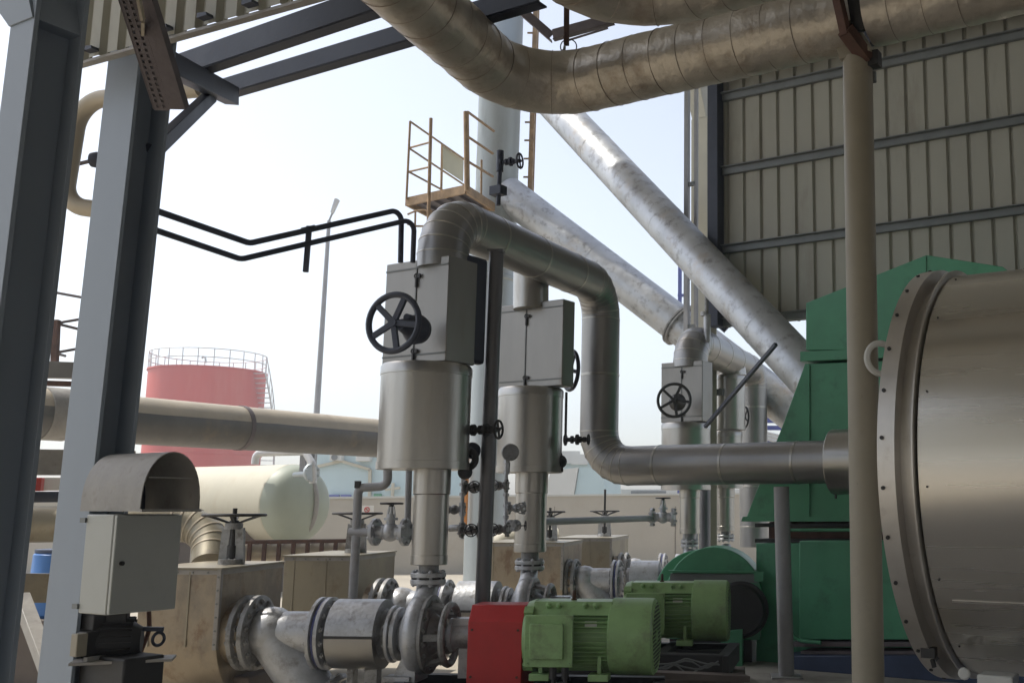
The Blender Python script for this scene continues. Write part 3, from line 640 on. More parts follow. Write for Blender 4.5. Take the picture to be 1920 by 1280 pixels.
# ------------------------------------------------------------------ small valves
def gate_valve(name, label, c, ax, up, s, ms='silver', mw='dark', group='small flanged valves', wh=True, sp=4, flr=1.0):
    t = thing(name, c, label, 'valve', group); ax = ax.normalized(); up = up.normalized()
    mb = MB(); mb.cyl(c-ax*s*.9, c+ax*s*.9, s*.34, n=20); mb.ball(c, s*.5); mb.build('body', M_[ms], t)
    for k in (-1, 1): mb = MB(); flange(mb, c+ax*s*.85*k, ax, s*.72*flr, s*.2, 6, s*.08); mb.build('flange', M_[ms], t)
    mb = MB(); mb.cyl(c, c+up*s*.95, s*.26, s*.2, n=16); mb.cyl(c+up*s*.62, c+up*s*.76, s*.36, n=16); mb.cyl(c+up*s*.95, c+up*s*1.5, s*.09, n=10)
    for k in (-1, 1): mb.bar(c+up*s*.8+ax*s*.22*k, c+up*s*1.35+ax*s*.12*k, s*.08, s*.08, ax.cross(up))
    mb.build('bonnet', M_[ms], t)
    if wh: mb = MB(); wheel(mb, c+up*s*1.5, up, s*.62, s*.055, sp, s*.05, s*.13); mb.build('handwheel', M_[mw], t)
    return t
# front-left flanged valve with bent pipe
gate_valve('gate_valve', 'grey flanged gate valve with flat black handwheel, left of the nearest riser', P(732, 997, 8.7), yaw(100), UZ, .155, 'silver', 'black')
pz = P(690, 999, 8.75)
t = thing('bypass_pipe', pz, 'grey bypass pipe bending up beneath the large jacketed valve and down behind the strainer', 'pipe')
path, _ = fillet([P(727, 870, 8.8), P(727, 911, 8.8), P(672, 914, 8.8), P(662, 1120, 8.8)], [.07, .05], 8)
MB().tube(path, .036, 20).build('pipe', M_['gpost'], t); MB().cyl(P(656, 997, 8.8), P(700, 998, 8.75), .034, n=20).build('stub', M_['gpost'], t)
mb = MB(); mb.bar(P(666, 908, 8.78), P(676, 908, 8.78), .04, .06); mb.build('clip', M_['black'], t)
tag(MB().cyl(P(767, 880, 9.0), P(764, 985, 9.0), .027, n=16).build('drain_pipe', M_['gpost']), 'thin grey vertical drain pipe just left of the nearest discharge riser', 'pipe')
gate_valve('gate_valve', 'small silver gate valve on the thin far pipe, left of the two small risers', P(1243, 969, 13.8), yaw(97), UZ, .165, 'silver', 'black')
mb = MB(); pth, _ = fillet([P(1015, 978, 11.5), P(1190, 972, 13.2), P(1222, 971, 13.8)], .2, 4); tag(MB().tube(pth, .04, 14).build('thin_pipe', M_['gpost']), 'thin grey pipe running level across the cream wall to the small far valve', 'pipe')
mb = MB(); mb.cyl(P(1262, 967, 13.8), P(1278, 966, 14.2), .05, n=12)
# cluster of instrument valves around the pole
cl = [(P(888, 913, 8.9), yaw(95), yaw(165), .085, 'silverdk', 'black', 'small dark gate valve left of the black pole, upper'), (P(935, 910, 9.6), yaw(95), yaw(190), .085, 'silverdk', 'black', 'small dark valve right of the black pole, upper'),
      (P(852, 955, 9.2), yaw(95), yaw(215), .085, 'silverdk', 'silverdk', 'small round grey valve touching the nearest riser'), (P(968, 952, 9.6), yaw(95), yaw(150), .08, 'silver', 'silverdk', 'small silver valve in front of the second riser'),
      (P(882, 993, 8.9), yaw(95), yaw(165), .09, 'silverdk', 'black', 'small dark gate valve left of the black pole, lower'), (P(935, 992, 9.2), yaw(95), yaw(190), .09, 'silverdk', 'black', 'small dark valve right of the black pole, lower'), (P(962, 985, 9.6), yaw(10), yaw(70), .075, 'silver', 'black', 'small silver valve with short black stem against the second riser')]
for c, ax, up, s_, ms, mw, lab in cl: gate_valve('instrument_valve', lab, c, ax, up, s_, ms, mw, 'small instrument valves by the pole', sp=4)
for pts, lab, r in ((((868, 880, 9.1), (866, 1010, 9.1)), 'thin silver impulse tube left of the black pole', .016), (((950, 855, 9.6), (948, 1000, 9.6)), 'thin silver impulse tube with fittings right of the black pole', .016)):
    mb = MB(); a, b = P(*pts[0]), P(*pts[1]); mb.cyl(a, b, r, n=12)
    for i in range(7): q = a.lerp(b, (i+.5)/7); mb.cyl(q-UZ*.014, q+UZ*.014, r*1.8, n=6)
    tag(mb.build('impulse_tube', M_['silver']), lab, 'pipe', 'thin impulse tubes')
for a, b, lab in (((845, 990, 9.2), (872, 988, 9.0), 'short grey nipple between nearest riser and lower valve'),):
    tag(MB().cyl(P(*a), P(*b), .03, n=14).build('pipe_nipple', M_['silverdk']), lab, 'pipe')
t = thing('gauge', P(957, 880, 9.5), 'grey round gauge seen from behind in front of the second jacket', 'gauge')
MB().lathe(P(957, 848, 9.6), yaw(172), [(0, .05), (.01, .075), (.04, .08), (.05, .07)], 28).build('case', M_['silverdk'], t); MB().cyl(P(954, 866, 9.6), P(953, 885, 9.6), .014, n=10).build('stem', M_['silver'], t)
t = thing('gauge', P(868, 850, 8.9), 'dark round gauge at the lower right of the large jacket', 'gauge')
MB().lathe(P(885, 845, 8.75), yaw(165), [(0, .05), (.01, .065), (.04, .07), (.05, .06)], 28).build('case', M_['dark'], t)
# black side valve between jackets, and others on jacket 2, loop top
def small_vent(name, label, c, ax, L, R, m, riser=None):
    t = thing(name, c, label, 'valve', 'small vent valves'); ax = ax.normalized(); mb = MB()
    mb.cyl(c, c+ax*L, L*.09, n=12)
    for f, q in ((.0, .2), (.28, .16), (.5, .22), (.62, .14), (.8, .12)): mb.cyl(c+ax*L*f, c+ax*L*(f+.1), L*q, n=14)
    mb.build('body', M_[m], t); mb = MB(); wheel(mb, c+ax*L*1.02, ax, R, R*.12, 4, 0, R*.25); mb.build('handwheel', M_[m], t)
    if riser: mb = MB(); mb.cyl(riser[0], riser[1], riser[2], n=14); mb.build('riser', M_[m], t)
    return t
small_vent('vent_valve', 'black vent valve with upright wheel between the large jacket and the pole', P(885, 806, 8.6), yaw(108), .24, .082, 'black')
small_vent('vent_valve', 'small black valve on the thin rod right of the second jacket', P(1058, 824, 10.3), yaw(98), .24, .055, 'black', (P(1060, 835, 10.3), P(1062, 735, 10.3), .013))
t = small_vent('vent_valve', 'dark vent valve standing on top of the large pipe loop', P(938, 305, 9.6), yaw(105), .2, .08, 'dark', (P(938, 283, 9.6), P(937, 322, 9.6), .034))
mb = MB(); mb.cyl(P(937, 322, 9.6), P(934, 385, 9.6), .022, n=12); mb.build('lower_riser', M_['dark'], t)
mb = MB(); mb.box(P(934, 358, 9.6), .14, .1, .09, UX, UY); mb.build('clamp', M_['dark'], t, bevel=.005)
t = small_vent('vent_valve', 'small grey vent valve standing on the far pipe loop in front of the silver duct', P(1326, 558, d3), yaw(95), .17, .06, 'silverdk', (P(1325, 540, d3), P(1325, 590, d3), .028))
mb = MB(); mb.cyl(P(1321, 585, d3), P(1321, 592, d3), .055, n=18); mb.cyl(P(1326, 590, d3), P(1326, 640, d3), .05, n=12); mb.build('union', M_['silver'], t)
t = thing('equipment_bracket', P(1340, 600, 15), 'dark bracket in the shade between the far loop and the silver duct', 'bracket')
mb = MB(); mb.bar(P(1330, 585, 15), P(1365, 615, 15), .14, .16); mb.build('arm', M_['dark'], t)

# ------------------------------------------------------------------ pump group 1 (then copied)
PA, PB = Pz(472, 1185, .68), Pz(1110, 1191, .68)
GX = (PB-PA).normalized(); GY = Vector((-GX.y, GX.x, 0))
def ax_at(px, py=1186): return PA+GX*along(PA, GX, px, py)
# valve body jacket
def valve_body(near, pl, pr, d, label, matn, wpx, wR, stem_up=False):
    p = P(near, 1063, d); p.z = 1.18; sl = along(p, -GX, pl, 1100); sr = along(p, GY, pr, 1100); r = sr/2
    t = thing('jacketed_gate_valve', Vector((p.x, p.y, 0)), label, 'valve', 'jacketed suction valves')
    prof = [(0, 1.18), (0, .68)]+[(r-r*math.cos(a), .68-r*math.sin(a)) for a in [math.pi*i/16 for i in range(1, 16)]]+[(2*r, .68), (2*r, 1.18)]
    mb = MB(); mb.prism([Vector((p.x, p.y, 0))+GY*a+UZ*z for a, z in prof], -GX*sl); j = mb.build('jacket', M_[matn], t, bevel=.005)
    mb = MB(); mb.box(p-GX*sl/2+GY*r+UZ*.004, sl+.03, sr+.03, .012, GX, GY)
    for f in (.38, .85): mb.box(p-GX*sl*f-GY*.002-UZ*.3, .014, .008, .56, GX, GY)
    mb.build('top_sheet', M_['boxol'], t)
    mb = MB(); mb.box(p-GX*.012-GY*.003-UZ*.30, .03, .006, .60, GX, GY); mb.box(p+GX*.003+GY*.012-UZ*.30, .006, .03, .60, GX, GY); mb.box(p-GX*sl/2-GY*.003-UZ*.025, sl, .005, .035, GX, GY); mb.box(p+GX*.003+GY*r-UZ*.025, .005, sr, .035, GX, GY); mb.build('edge_trim', M_['hood'], j)
    mb = Pieces()
    for q_ in [p-GX*.013-GY*.006-UZ*(.06+.1*i) for i in range(6)]+[p-GX*(.1+.12*i)-GY*.006-UZ*.025 for i in range(6)]: mb.cyl(q_, q_-GY*.006, .007, n=8)
    mb.build('rivet', M_['girt'], j)
    c = p-GX*sl*.30+GY*r*1.0; wz = 1.585
    mb = MB()
    for k in (-1, 1): mb.bar(c+GX*.075*k+UZ*.0, c+GX*.055*k+UZ*.30, .03, .07, GX)
    mb.cyl(c, c+UZ*.05, .10, n=20); mb.cyl(c+UZ*.29, c+UZ*.34, .07, n=20); mb.build('yoke', M_['silverdk' if near < 900 else 'silver'], t)
    mb = MB(); mb.cyl(c+UZ*.02, c+UZ*(.75 if stem_up else .46), .018, n=12); mb.cyl(c+UZ*.06, c+UZ*.16, .04, n=12); mb.build('stem', M_['black'], t)
    mb = MB(); wc = Vector((c.x, c.y, wz)); wheel(mb, wc, UZ, wR, .012, 6, .07, .045); mb.build('handwheel', M_['black'], t)
    return t, p, sl, sr
v1_ = valve_body(415, 262, 528, 8.15, 'tan jacketed gate valve at far left of the pumps with black handwheel on top', 'boxtan', 0, .25)
valve_body(660, 530, 738, 10.2, 'olive jacketed gate valve behind the bypass pipe', 'boxol', 0, .25)
valve_body(1055, 900, 1090, 13.9, 'tan far jacketed gate valve right of the second riser', 'boxtan', 0, .21)
valve_body(1146, 1040, 1177, 16.0, 'olive farthest jacketed gate valve with tall raised stem', 'boxol', 0, .24, True)
# suction strainer
R1 = .28
def strainer():
    t = thing('y_strainer', Vector((ax_at(540).x, ax_at(540).y, 0)), 'silver painted Y strainer on the nearest suction line, large bonnet leaning down', 'strainer', 'suction strainers')
    a = ax_at(440); b = ax_at(485)
    mb = MB(); flange(mb, ax_at(462), GX, .285, .045, 14, .016); mb.build('flange', M_['silverdk'], t)
    mb = MB(); flange(mb, ax_at(482), GX, .285, .045, 14, .016); mb.build('flange', M_['silverdk'], t)
    mb = MB(); mb.cyl(ax_at(440), ax_at(482), .235, n=40); mb.build('collar', M_['boxtan'], t)
    mb = MB(); q = ax_at(482); e = ax_at(592)
    mb.tube([q.lerp(e, i/10) for i in range(11)], .165, 32)
    bdir = (GX*.62-UZ*.78).normalized(); s0 = q+GX*.12
    mb.tube([s0+bdir*(i*.06) for i in range(11)], .185, 32); mb.ball(s0, .2); mb.build('body', M_['silver'], t)
    mb = MB(); flange(mb, s0+bdir*.62, bdir, .27, .05, 12, .016); mb.build('bonnet_flange', M_['silver'], t)
    mb = MB(); flange(mb, ax_at(603), GX, .275, .035, 14, .015); mb.build('flange', M_['silver'], t)
    mb = MB(); flange(mb, ax_at(618), GX, .275, .035, 14, .015); mb.build('flange', M_['silver'], t)
    mb = MB(); mb.cyl(ax_at(609), ax_at(612.5), .26, n=40); mb.build('gasket', M_['leaf'], t)
    return t
st = strainer()
def spool():
    t = thing('insulated_spool', Vector((ax_at(690).x, ax_at(690).y, 0)), 'round metal jacketed suction spool on short legs, next to the nearest pump', 'pipe spool', 'jacketed suction spools')
    a, b = ax_at(634), ax_at(722); L = (b-a).length
    mb = MB(); mb.cyl(a-GX*.06, a, .17, n=32); mb.build('pipe', M_['silverdk'], t)
    u, v = frame(GX)
    def half(z0, name, m):
        mb = MB(); vs = []; n = 24; r = .262
        for p_, rr in ((a, r), (b, r)):
            for i in range(n+1): an = math.pi*i/n+(0 if z0 > 0 else math.pi); vs.append(p_+GY*math.cos(an)*rr+UZ*math.sin(an)*rr)
        fs = [(i, i+1, n+2+i, n+1+i) for i in range(n)]+[tuple(range(n+1))[::-1], tuple(range(n+1, 2*n+2))]
        mb.add(vs, fs); return mb.build(name, M_[m], t)
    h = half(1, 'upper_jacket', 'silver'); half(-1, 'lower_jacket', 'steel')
    mb = MB(); mb.lathe(b, GX, [(0, .19), (.02, .16), (.12, .13)], 32); mb.build('reducer', M_['silverdk'], t)
    mb = MB(); mb.box((a+b)/2-GY*.262, L, .012, .02, GX, GY); mb.build('seam_strip', M_['black'], h)
    for f in (.35, .78):
        mb = MB(); q = a.lerp(b, f); mb.box(Vector((q.x, q.y, .21)), .1 if f > .5 else .045, .1, .42, GX, GY); mb.box(Vector((q.x, q.y, .01)), .2, .2, .02, GX, GY); mb.build('leg', M_['silverdk'], t)
    return t
sp_ = spool()
def pump():
    c = ax_at(803); t = thing('centrifugal_pump', Vector((c.x, c.y, 0)), 'silver centrifugal pump nearest the camera, open bracket facing the red guard', 'pump', 'process pumps')
    mb = MB(); flange(mb, ax_at(740), GX, .215, .03, 8, .013); mb.build('suction_flange', M_['silver'], t)
    mb = MB(); q = ax_at(746); mb.lathe(q, GX, [(0, .2), (.03, .2), (.035, .13), (.06, .15), (.11, .24), (.17, .285), (.22, .29), (.25, .27)], 40)
    # volute swelling + discharge neck
    cc = ax_at(790); mb.torus(cc, GX, .215, .085, 40, 12); mb.build('casing', M_['silver'], t)
    mb = MB(); dn_ = Vector((f1_.x, f1_.y, f1_.z-.04)); nb = cc+UZ*.12; mb.tube([nb-GY*.03, nb+UZ*.12-GY*.015, nb.lerp(dn_, .65), dn_], .085, 28); mb.build('discharge_neck', M_['silver'], t)
    mb = MB(); flange(mb, ax_at(808), GX, .295, .03, 16, .014); mb.build('cover_flange', M_['silverdk'], t)
    mb = MB(); q = ax_at(813); mb.torus(q+GX*.13, GX, .22, .028, 36, 8)
    for an in (.6, 1.9, 3.14, 4.2, 5.6):
        d_ = GY*math.cos(an)+UZ*math.sin(an); mb.bar(q+d_*.24, q+GX*.14+d_*.2, .05, .03, d_)
    mb.cyl(q, q+GX*.08, .16, .11, n=28); mb.build('bracket', M_['silverdk'], t)
    mb = MB(); mb.cyl(q+GX*.06, q+GX*.36, .045, n=20); mb.cyl(q+GX*.16, q+GX*.34, .10, n=28); mb.cyl(q+GX*.14, q+GX*.17, .125, n=28); mb.cyl(q+GX*.32, q+GX*.35, .12, n=28)
    mb.box(q+GX*.25+UZ*.10, .16, .14, .05, GX, GY); mb.build('bearing_housing', M_['silver'], t)
    mb = MB(); mb.box(ax_at(785)-UZ*.235, .07, .30, .22, GX, GY); mb.box(ax_at(762)-UZ*.31-GY*.1, .2, .16, .03, GX, GY); mb.prism([ax_at(770)-GY*.12-UZ*.12, ax_at(786)-GY*.12-UZ*.12, ax_at(780)-GY*.12-UZ*.31, ax_at(750)-GY*.12-UZ*.31], GY*.02); mb.build('foot', M_['silver'], t)
    mb = MB(); mb.bar(q+GX*.26-UZ*.1, q+GX*.26-UZ*.32, .06, .1); mb.build('rear_foot', M_['silver'], t)
    return t
pmp = pump()
def guard():
    a, b = ax_at(892), ax_at(992); L = (b-a).length; c = (a+b)/2
    t = thing('coupling_guard', Vector((c.x, c.y, .37)), 'bright red sheet metal coupling guard in front of the nearest green motor', 'guard')
    prof = [(-.21, .30), (-.21, .80), (-.12, .915), (.14, .915), (.21, .80), (.21, .30)]
    mb = MB(); mb.prism([Vector((a.x, a.y, 0))+GY*y+UZ*z for y, z in prof], GX*L); mb.build('cover', M_['red'], t, bevel=.006)
    mb = MB(); 
    for y, z in ((-.213, .74), (-.213, .40)):
        for f in (.08, .92): q = Vector((a.x, a.y, z))+GX*L*f+GY*y; mb.cyl(q, q-GY*.008, .01, n=6)
    mb.build('screw', M_['rust'], t); return t
guard()
def motor(label):
    a = ax_at(1003); t = thing('pump_motor', Vector((ax_at(1110).x, ax_at(1110).y, .37)), label, 'motor', 'green pump motors')
    o = a; R = .245
    mb = MB(); mb.cyl(o+GX*.02, o+GX*.66, R*.90, n=48)
    for i in range(44):
        an = 2*math.pi*(i+.5)/44; d_ = GY*math.cos(an)+UZ*math.sin(an); mb.box(o+GX*.33+d_*(R*.94), .56, .006, R*.2, GX, d_.cross(GX), d_)
    mb.build('finned_body', M_['mgreen'], t)
    mb = MB(); mb.lathe(o-GX*.07, GX, [(0, .05), (.005, .09), (.02, .15), (.03, .255), (.09, .275), (.10, .265)], 44)
    for i in range(4): an = math.pi/4+i*math.pi/2; d_ = GY*math.cos(an)+UZ*math.sin(an); mb.box(o-GX*.0+d_*.27, .07, .06, .06, GX, d_.cross(GX), d_)
    mb.build('end_shield', M_['mgreen'], t)
    mb = MB(); mb.prism([o+GX*.02+GY*y+UZ*z for y, z in ((-.21, .17), (-.13, .265), (.13, .265), (.21, .17))], GX*.6); top_ = mb.build('top_rib_plate', M_['mgreen'], t, bevel=.006)
    mb = Pieces()
    for f in (.14, .22, .42, .50): mb.lathe(o+GX*f-GY*.165+UZ*.232, Vector((-GY.x*.7, -GY.y*.7, .7)), [(0, .022), (.03, .018), (.035, .008)], 10)
    mb.build('lug', M_['mgreen'], top_)
    # fan cover
    s_ = o+GX*.60; mb = MB(); mb.lathe(s_, GX, [(0, .268), (.01, .284), (.28, .284), (.322, .281), (.334, .268), (.335, .262)], 56); fc = mb.build('fan_cover', M_['mgreen'], t)
    mb = MB(); g_ = s_+GX*.337; mb.cyl(g_-GX*.02, g_+GX*.0015, .256, n=48); mb.build('fan_opening', M_['black'], fc)
    mb = MB(); n_ = 17
    for i in range(n_):
        z = -.25+.50*(i+.5)/n_; hw = math.sqrt(max(0, .258**2-z*z)); mb.box(g_+GX*.006+UZ*z, .006, 2*hw, .009, GX, GY)
    mb.torus(g_, GX, .258, .007, 48, 6); mb.cyl(g_-GX*.004, g_+GX*.008, .05, n=20); mb.build('grille', M_['mgreen'], fc)
    # terminal box on the camera side
    q = o+GX*.185-GY*.31+UZ*.00; mb = MB(); mb.box(q+GY*.03, .32, .10, .34, GX, GY); tb = mb.build('terminal_box', M_['mgreen'], t, bevel=.015)
    mb = MB(); mb.box(q-GY*.03, .36, .022, .37, GX, GY); mb.box(q-GY*.054-GX*.012, .25, .03, .25, GX, GY); mb.build('lid', M_['mgreen'], tb, bevel=.006)
    mb = MB()
    for sx_ in (-1, 1):
        for sz in (-1, 1): r_ = q-GY*.041+GX*.155*sx_+UZ*.16*sz; mb.cyl(r_, r_-GY*.01, .009, n=6)
    mb.build('bolt', M_['mgreen'], tb)
    for f in (.03, .12): mb = MB(); mb.cyl(q+GX*f-UZ*.18, q+GX*f-UZ*.27, .027, n=14); mb.cyl(q+GX*f-UZ*.26, q+GX*(f+.02)-UZ*.40, .018, n=12); mb.build('cable_gland', M_['black'], t)
    for sg in (-1, 1):
        for f in (.06, .5): mb = MB(); mb.box(o+GX*(f+.04)+GY*.2*sg-UZ*.27, .15, .14, .05, GX, GY); mb.box(o+GX*(f+.04)+GY*.18*sg-UZ*.19, .03, .08, .14, GX, GY); mb.build('foot', M_['mgreen'], t, bevel=.004)
    mb = MB(); mb.box(o+GX*.47-GY*.205+UZ*.10, .09, .004, .055, GX, GY); mb.build('rating_plate', M_['signw'], t)
    mb = MB(); mb.torus(o+GX*.30+UZ*.30, GX, .032, .009, 20, 8); mb.cyl(o+GX*.3+UZ*.25, o+GX*.3+UZ*.275, .022, n=12); mb.build('lifting_eye', M_['rust'], t)
    return t
mt = motor('light green electric motor nearest the camera, beside the red guard')
def pbase(label):
    a, b = ax_at(742), ax_at(1240); c = (a+b)/2; L = (b-a).length
    t = thing('pump_skid', Vector((c.x, c.y, 0)), label, 'base frame', 'black pump base frames'); mb = MB()
    for k in (-1, 1):
        mb.box(Vector((c.x, c.y, .23))+GY*.27*k, L, .012, .22, GX, GY); mb.box(Vector((c.x, c.y, .342))+GY*.235*k, L, .09, .014, GX, GY); mb.box(Vector((c.x, c.y, .118))+GY*.235*k, L, .09, .014, GX, GY)
    for f in (.02, .3, .62, .98): q = a+GX*L*f; mb.box(Vector((q.x, q.y, .22)), .08, .53, .2, GX, GY)
    mb.build('channel_frame', M_['black'], t)
    mb = MB(); mb.box(Vector((c.x, c.y, .055)), L+.2, .8, .11, GX, GY); mb.build('plinth', M_['plinth'], t, bevel=.01)
    return t
pb = pbase('black channel base frame under the nearest pump and red guard')
G2 = Vector((f2_.x-f1_.x, f2_.y-f1_.y, 0)); G3 = Vector((f3_.x-f1_.x, f3_.y-f1_.y, 0)); G4 = Vector((f4_.x-f1_.x, f4_.y-f1_.y, 0))
copy_tree(st, G2+GX*(-.05), 'silver Y strainer in the second suction line, behind the round jacketed spool'); copy_tree(st, G3-GX*.22, 'silver Y strainer beside the far tan valve, third line'); copy_tree(st, G4-GX*.22, 'silver Y strainer in the farthest suction line')
copy_tree(sp_, G2, 'silver jacketed spool behind the nearest pump, second line'); copy_tree(sp_, G3-GX*.12, 'silver jacketed spool far back above the second motor'); copy_tree(sp_, G4-GX*.12, 'farthest silver jacketed spool next to the green fan casing')
copy_tree(pmp, G2, 'silver pump just right of the black pole foot, behind the red guard'); copy_tree(pmp, G3, 'silver pump behind the green fan casing, below the left small riser'); copy_tree(pmp, G4, 'farthest silver pump hidden by the green fan casing, below the right small riser')
copy_tree(mt, G2+GX*.12, 'dusty green electric motor behind and right of the nearest motor'); copy_tree(pb, G2+GX*.12, 'black base frame under the second green motor')

# ------------------------------------------------------------------ green machine
GD = 11.4
def fp(px, py, d=GD, off=0):   # point on the machine's front plane (parallel to UX through reference)
    ref = P(1500, 900, d); s = along(ref, UX, px, py); q = ref+UX*s; q.z = H(py, q.y); return q+UY*off
t = thing('dust_collector', fp(1600, 1240), 'large dark green sheet metal housing with sloped sides behind the beige post', 'machine')
mb = MB(); mb.prism([fp(x, y) for x, y in ((1511, 656), (1511, 568), (1737, 478), (1880, 500), (1960, 560), (1960, 656))], UY*2.6); mb.build('upper_housing', M_['green'], t, bevel=.006)
mb = MB(); mb.prism([fp(x, y, off=-.04) for x, y in ((1503, 678), (1503, 660), (1965, 640), (1965, 658))], UY*2.7); mb.build('joint_flange', M_['green'], t, bevel=.003)
mb = MB(); mb.prism([fp(x, y, off=-.012) for x, y in ((1722, 520), (1737, 480), (1737, 660), (1722, 660))], UY*.1); mb.build('corner_rib', M_['green'], t)
mb = MB(); mb.prism([fp(x, y) for x, y in ((1509, 682), (1960, 665), (1960, 975), (1397, 975), (1470, 790))], UY*2.5); mb.build('hopper', M_['green'], t, bevel=.006)
mb = MB(); mb.prism([fp(x, y, off=-.02) for x, y in ((1512, 684), (1519, 684), (1519, 972), (1512, 972))], UY*.03); mb.prism([fp(x, y, off=-.03) for x, y in ((1395, 968), (1960, 968), (1960, 977), (1392, 977))], UY*.1); mb.build('stiffener', M_['green'], t)
mb = MB(); mb.prism([fp(x, y, off=.25) for x, y in ((1422, 978), (1960, 978), (1960, 1014), (1422, 1014))], UY*1.9); mb.build('flexible_joint', M_['rust'], t, bevel=.02)
mb = MB()
for y in (984, 1013): mb.prism([fp(x, yy, off=.1) for x, yy in ((1408, y-3), (1960, y-3), (1960, y+4), (1408, y+4))], UY*2.2)
mb.build('joint_rail', M_['black'], t)
mb = MB(); mb.prism([fp(x, y, off=.02) for x, y in ((1416, 1018), (1960, 1018), (1960, 1255), (1416, 1255))], UY*2.3); mb.build('lower_housing', M_['green'], t, bevel=.006)
mb = MB(); mb.prism([fp(x, y, off=-.22) for x, y in ((1514, 1012), (1960, 1012), (1960, 1194), (1514, 1194))], UY*.3); mb.build('access_door', M_['green'], t, bevel=.01)
mb = MB(); mb.tube(fillet([fp(1497, 925, off=-.32), fp(1500, 1165, off=-.32), fp(1515, 1194, off=-.3), fp(1560, 1198, off=-.3)], .15, 6)[0], .02, 12); mb.cyl(fp(1497, 992, off=-.3), fp(1960, 992, off=-.3), .018, n=10); mb.build('side_pipe', M_['green'], t)
mb = MB(); mb.prism([fp(x, y, off=-.26) for x, y in ((1500, 1198), (1960, 1198), (1960, 1206), (1500, 1206))], UY*2.3); mb.prism([fp(x, y, off=-.26) for x, y in ((1520, 1214), (1960, 1214), (1960, 1220), (1520, 1220))], UY*2.3); mb.build('sill', M_['tray'], t)
b_ = [fp(x, y, off=-.34) for x, y in ((1490, 1221), (1980, 1221), (1980, 1300), (1490, 1300))]
for q in b_[2:]: q.z = 0
mb = MB(); mb.prism(b_, UY*2.5); tag(mb.build('machine_plinth', M_['navy'], bevel=.01), 'navy blue painted plinth under the green housing', 'plinth')
# green fan
fc = P(1338, 1118, 11.6); FX = yaw(98); FY = yaw(8)
t = thing('blower_fan', Vector((fc.x, fc.y, 0)), 'dark green centrifugal blower casing left of the green housing', 'fan')
rr = .53
mb = MB(); pr = [fc+FX*(rr*math.cos(a))+UZ*(rr*math.sin(a)) for a in [math.pi*i/24 for i in range(25)]]+[fc-FX*rr-UZ*.45, fc+FX*.5-UZ*.45]
mb.prism(pr, FY*.55); mb.build('scroll_casing', M_['green'], t, bevel=.01)
c2 = fc-FX*.22+FY*.35-UZ*.02; mb = MB(); pr = [c2+FX*(.5*math.cos(a))+UZ*(.5*math.sin(a)) for a in [2*math.pi*i/40 for i in range(40)]]; mb.prism(pr, FY*.4); mb.build('rear_casing', M_['green'], t, bevel=.01)
mb = MB(); mb.box(fc-FY*.03+UZ*.27, 2*rr*.93, .06, .02, FX, FY); mb.box(fc+FX*.50-FY*.03+UZ*.22, .1, .06, .1, FX, FY); mb.build('split_flange', M_['green'], t)
mb = MB(); mb.box(fc-FY*.012+UZ*.20, 2*rr*.9, .02, .09, FX, FY); mb.build('grey_strip_panel', M_['girt'], t)  # grey strip just under the split flange
ic = fc+FX*.30-UZ*.13; mb = MB(); mb.lathe(ic, -FY, [(-.01, .30), (.05, .30), (.06, .27), (.16, .25)], 40); mb.build('inlet_cone', M_['black'], t)
mb = MB(); mb.prism([P(x, y, 11.3) for x, y in ((1352, 1185), (1392, 1180), (1392, 1262), (1352, 1262))], Vector((.05, .6, 0))); mb.build('pedestal', M_['green'], t, bevel=.005)
mb = MB(); ped = fc-UZ*.45; mb.box(Vector((ped.x, ped.y+.3, ped.z/2)), .9, .5, ped.z, FX, FY); mb.build('stand', M_['black'], t)
# green brackets, black skid frame
t = thing('skid_frame', P(1300, 1250, 10), 'black steel skid frame below the second green motor', 'frame')
mb = MB(); s0 = Pz(1235, 1232, .36); s1 = Pz(1355, 1236, .36); chan(mb, s0+UZ*-.05, s1+UZ*-.05, .16, .1); mb.bar(s1-UZ*.05, s1-UZ*.05+FY*.9, .1, .16); mb.bar(s0-UZ*.05, s0-UZ*.05+FY*.9, .1, .16); mb.build('channels', M_['black'], t, bevel=.003)
mb = MB(); mb.bar(P(1200, 1262, 8.9), P(1400, 1270, 9.2), .16, .05); mb.build('kick_plate', M_['plinth'], t)
t = thing('cable_bundle', P(1270, 1240, 9.3), 'thin tangled black cables on the floor behind the nearest motor', 'cable')
mb = MB()
for k in range(4):
    pts = [P(1235+i*16+random.uniform(-4, 4), 1240+8*math.sin(i*1.3+k)+k*4+random.uniform(-5, 5), 9.2) for i in range(8)]; mb.tube(fillet(pts, .06, 3)[0], .008, 6)
mb.build('cables', M_['girt'], t)
mb = MB(); 
for x, y, s_ in ((1395, 1258, .1), (1440, 1262, .12), (1420, 1270, .08)): q = P(x, y, 10.4); q.z = s_*.5; 
bag0 = Pz(1430, 1275, .02)

# ------------------------------------------------------------------ stainless drum right
DR = 1.08; dc = P(1812, 880, 5.85); dax = UX
t = thing('stainless_drum', Vector((dc.x, dc.y, 0)), 'huge brushed stainless horizontal drum filling the right edge', 'drum')
mb = MB(); mb.lathe(dc+dax*.05, dax, [(0, DR*.97), (.01, DR), (.9, DR), (1.6, DR), (2.6, DR)], 128); mb.build('shell', M_['drum'], t)
for o_, rr_, th_ in ((.035, DR*1.025, .010),):
    mb = MB(); mb.lathe(dc+dax*o_, dax, [(0, rr_*.9), (0, rr_), (.002, rr_+.003), (th_, rr_+.003), (th_+.002, rr_), (th_, rr_*.9)], 128)
    f_ = mb.build('flange_ring', M_['drumring'], t)
mb = MB(); mb.lathe(dc+dax*(-.07), dax, [(0, DR*.955), (0, DR*.96), (.11, DR*.96), (.11, DR*.955)], 128); mb.build('flange_neck', M_['drumring'], t)
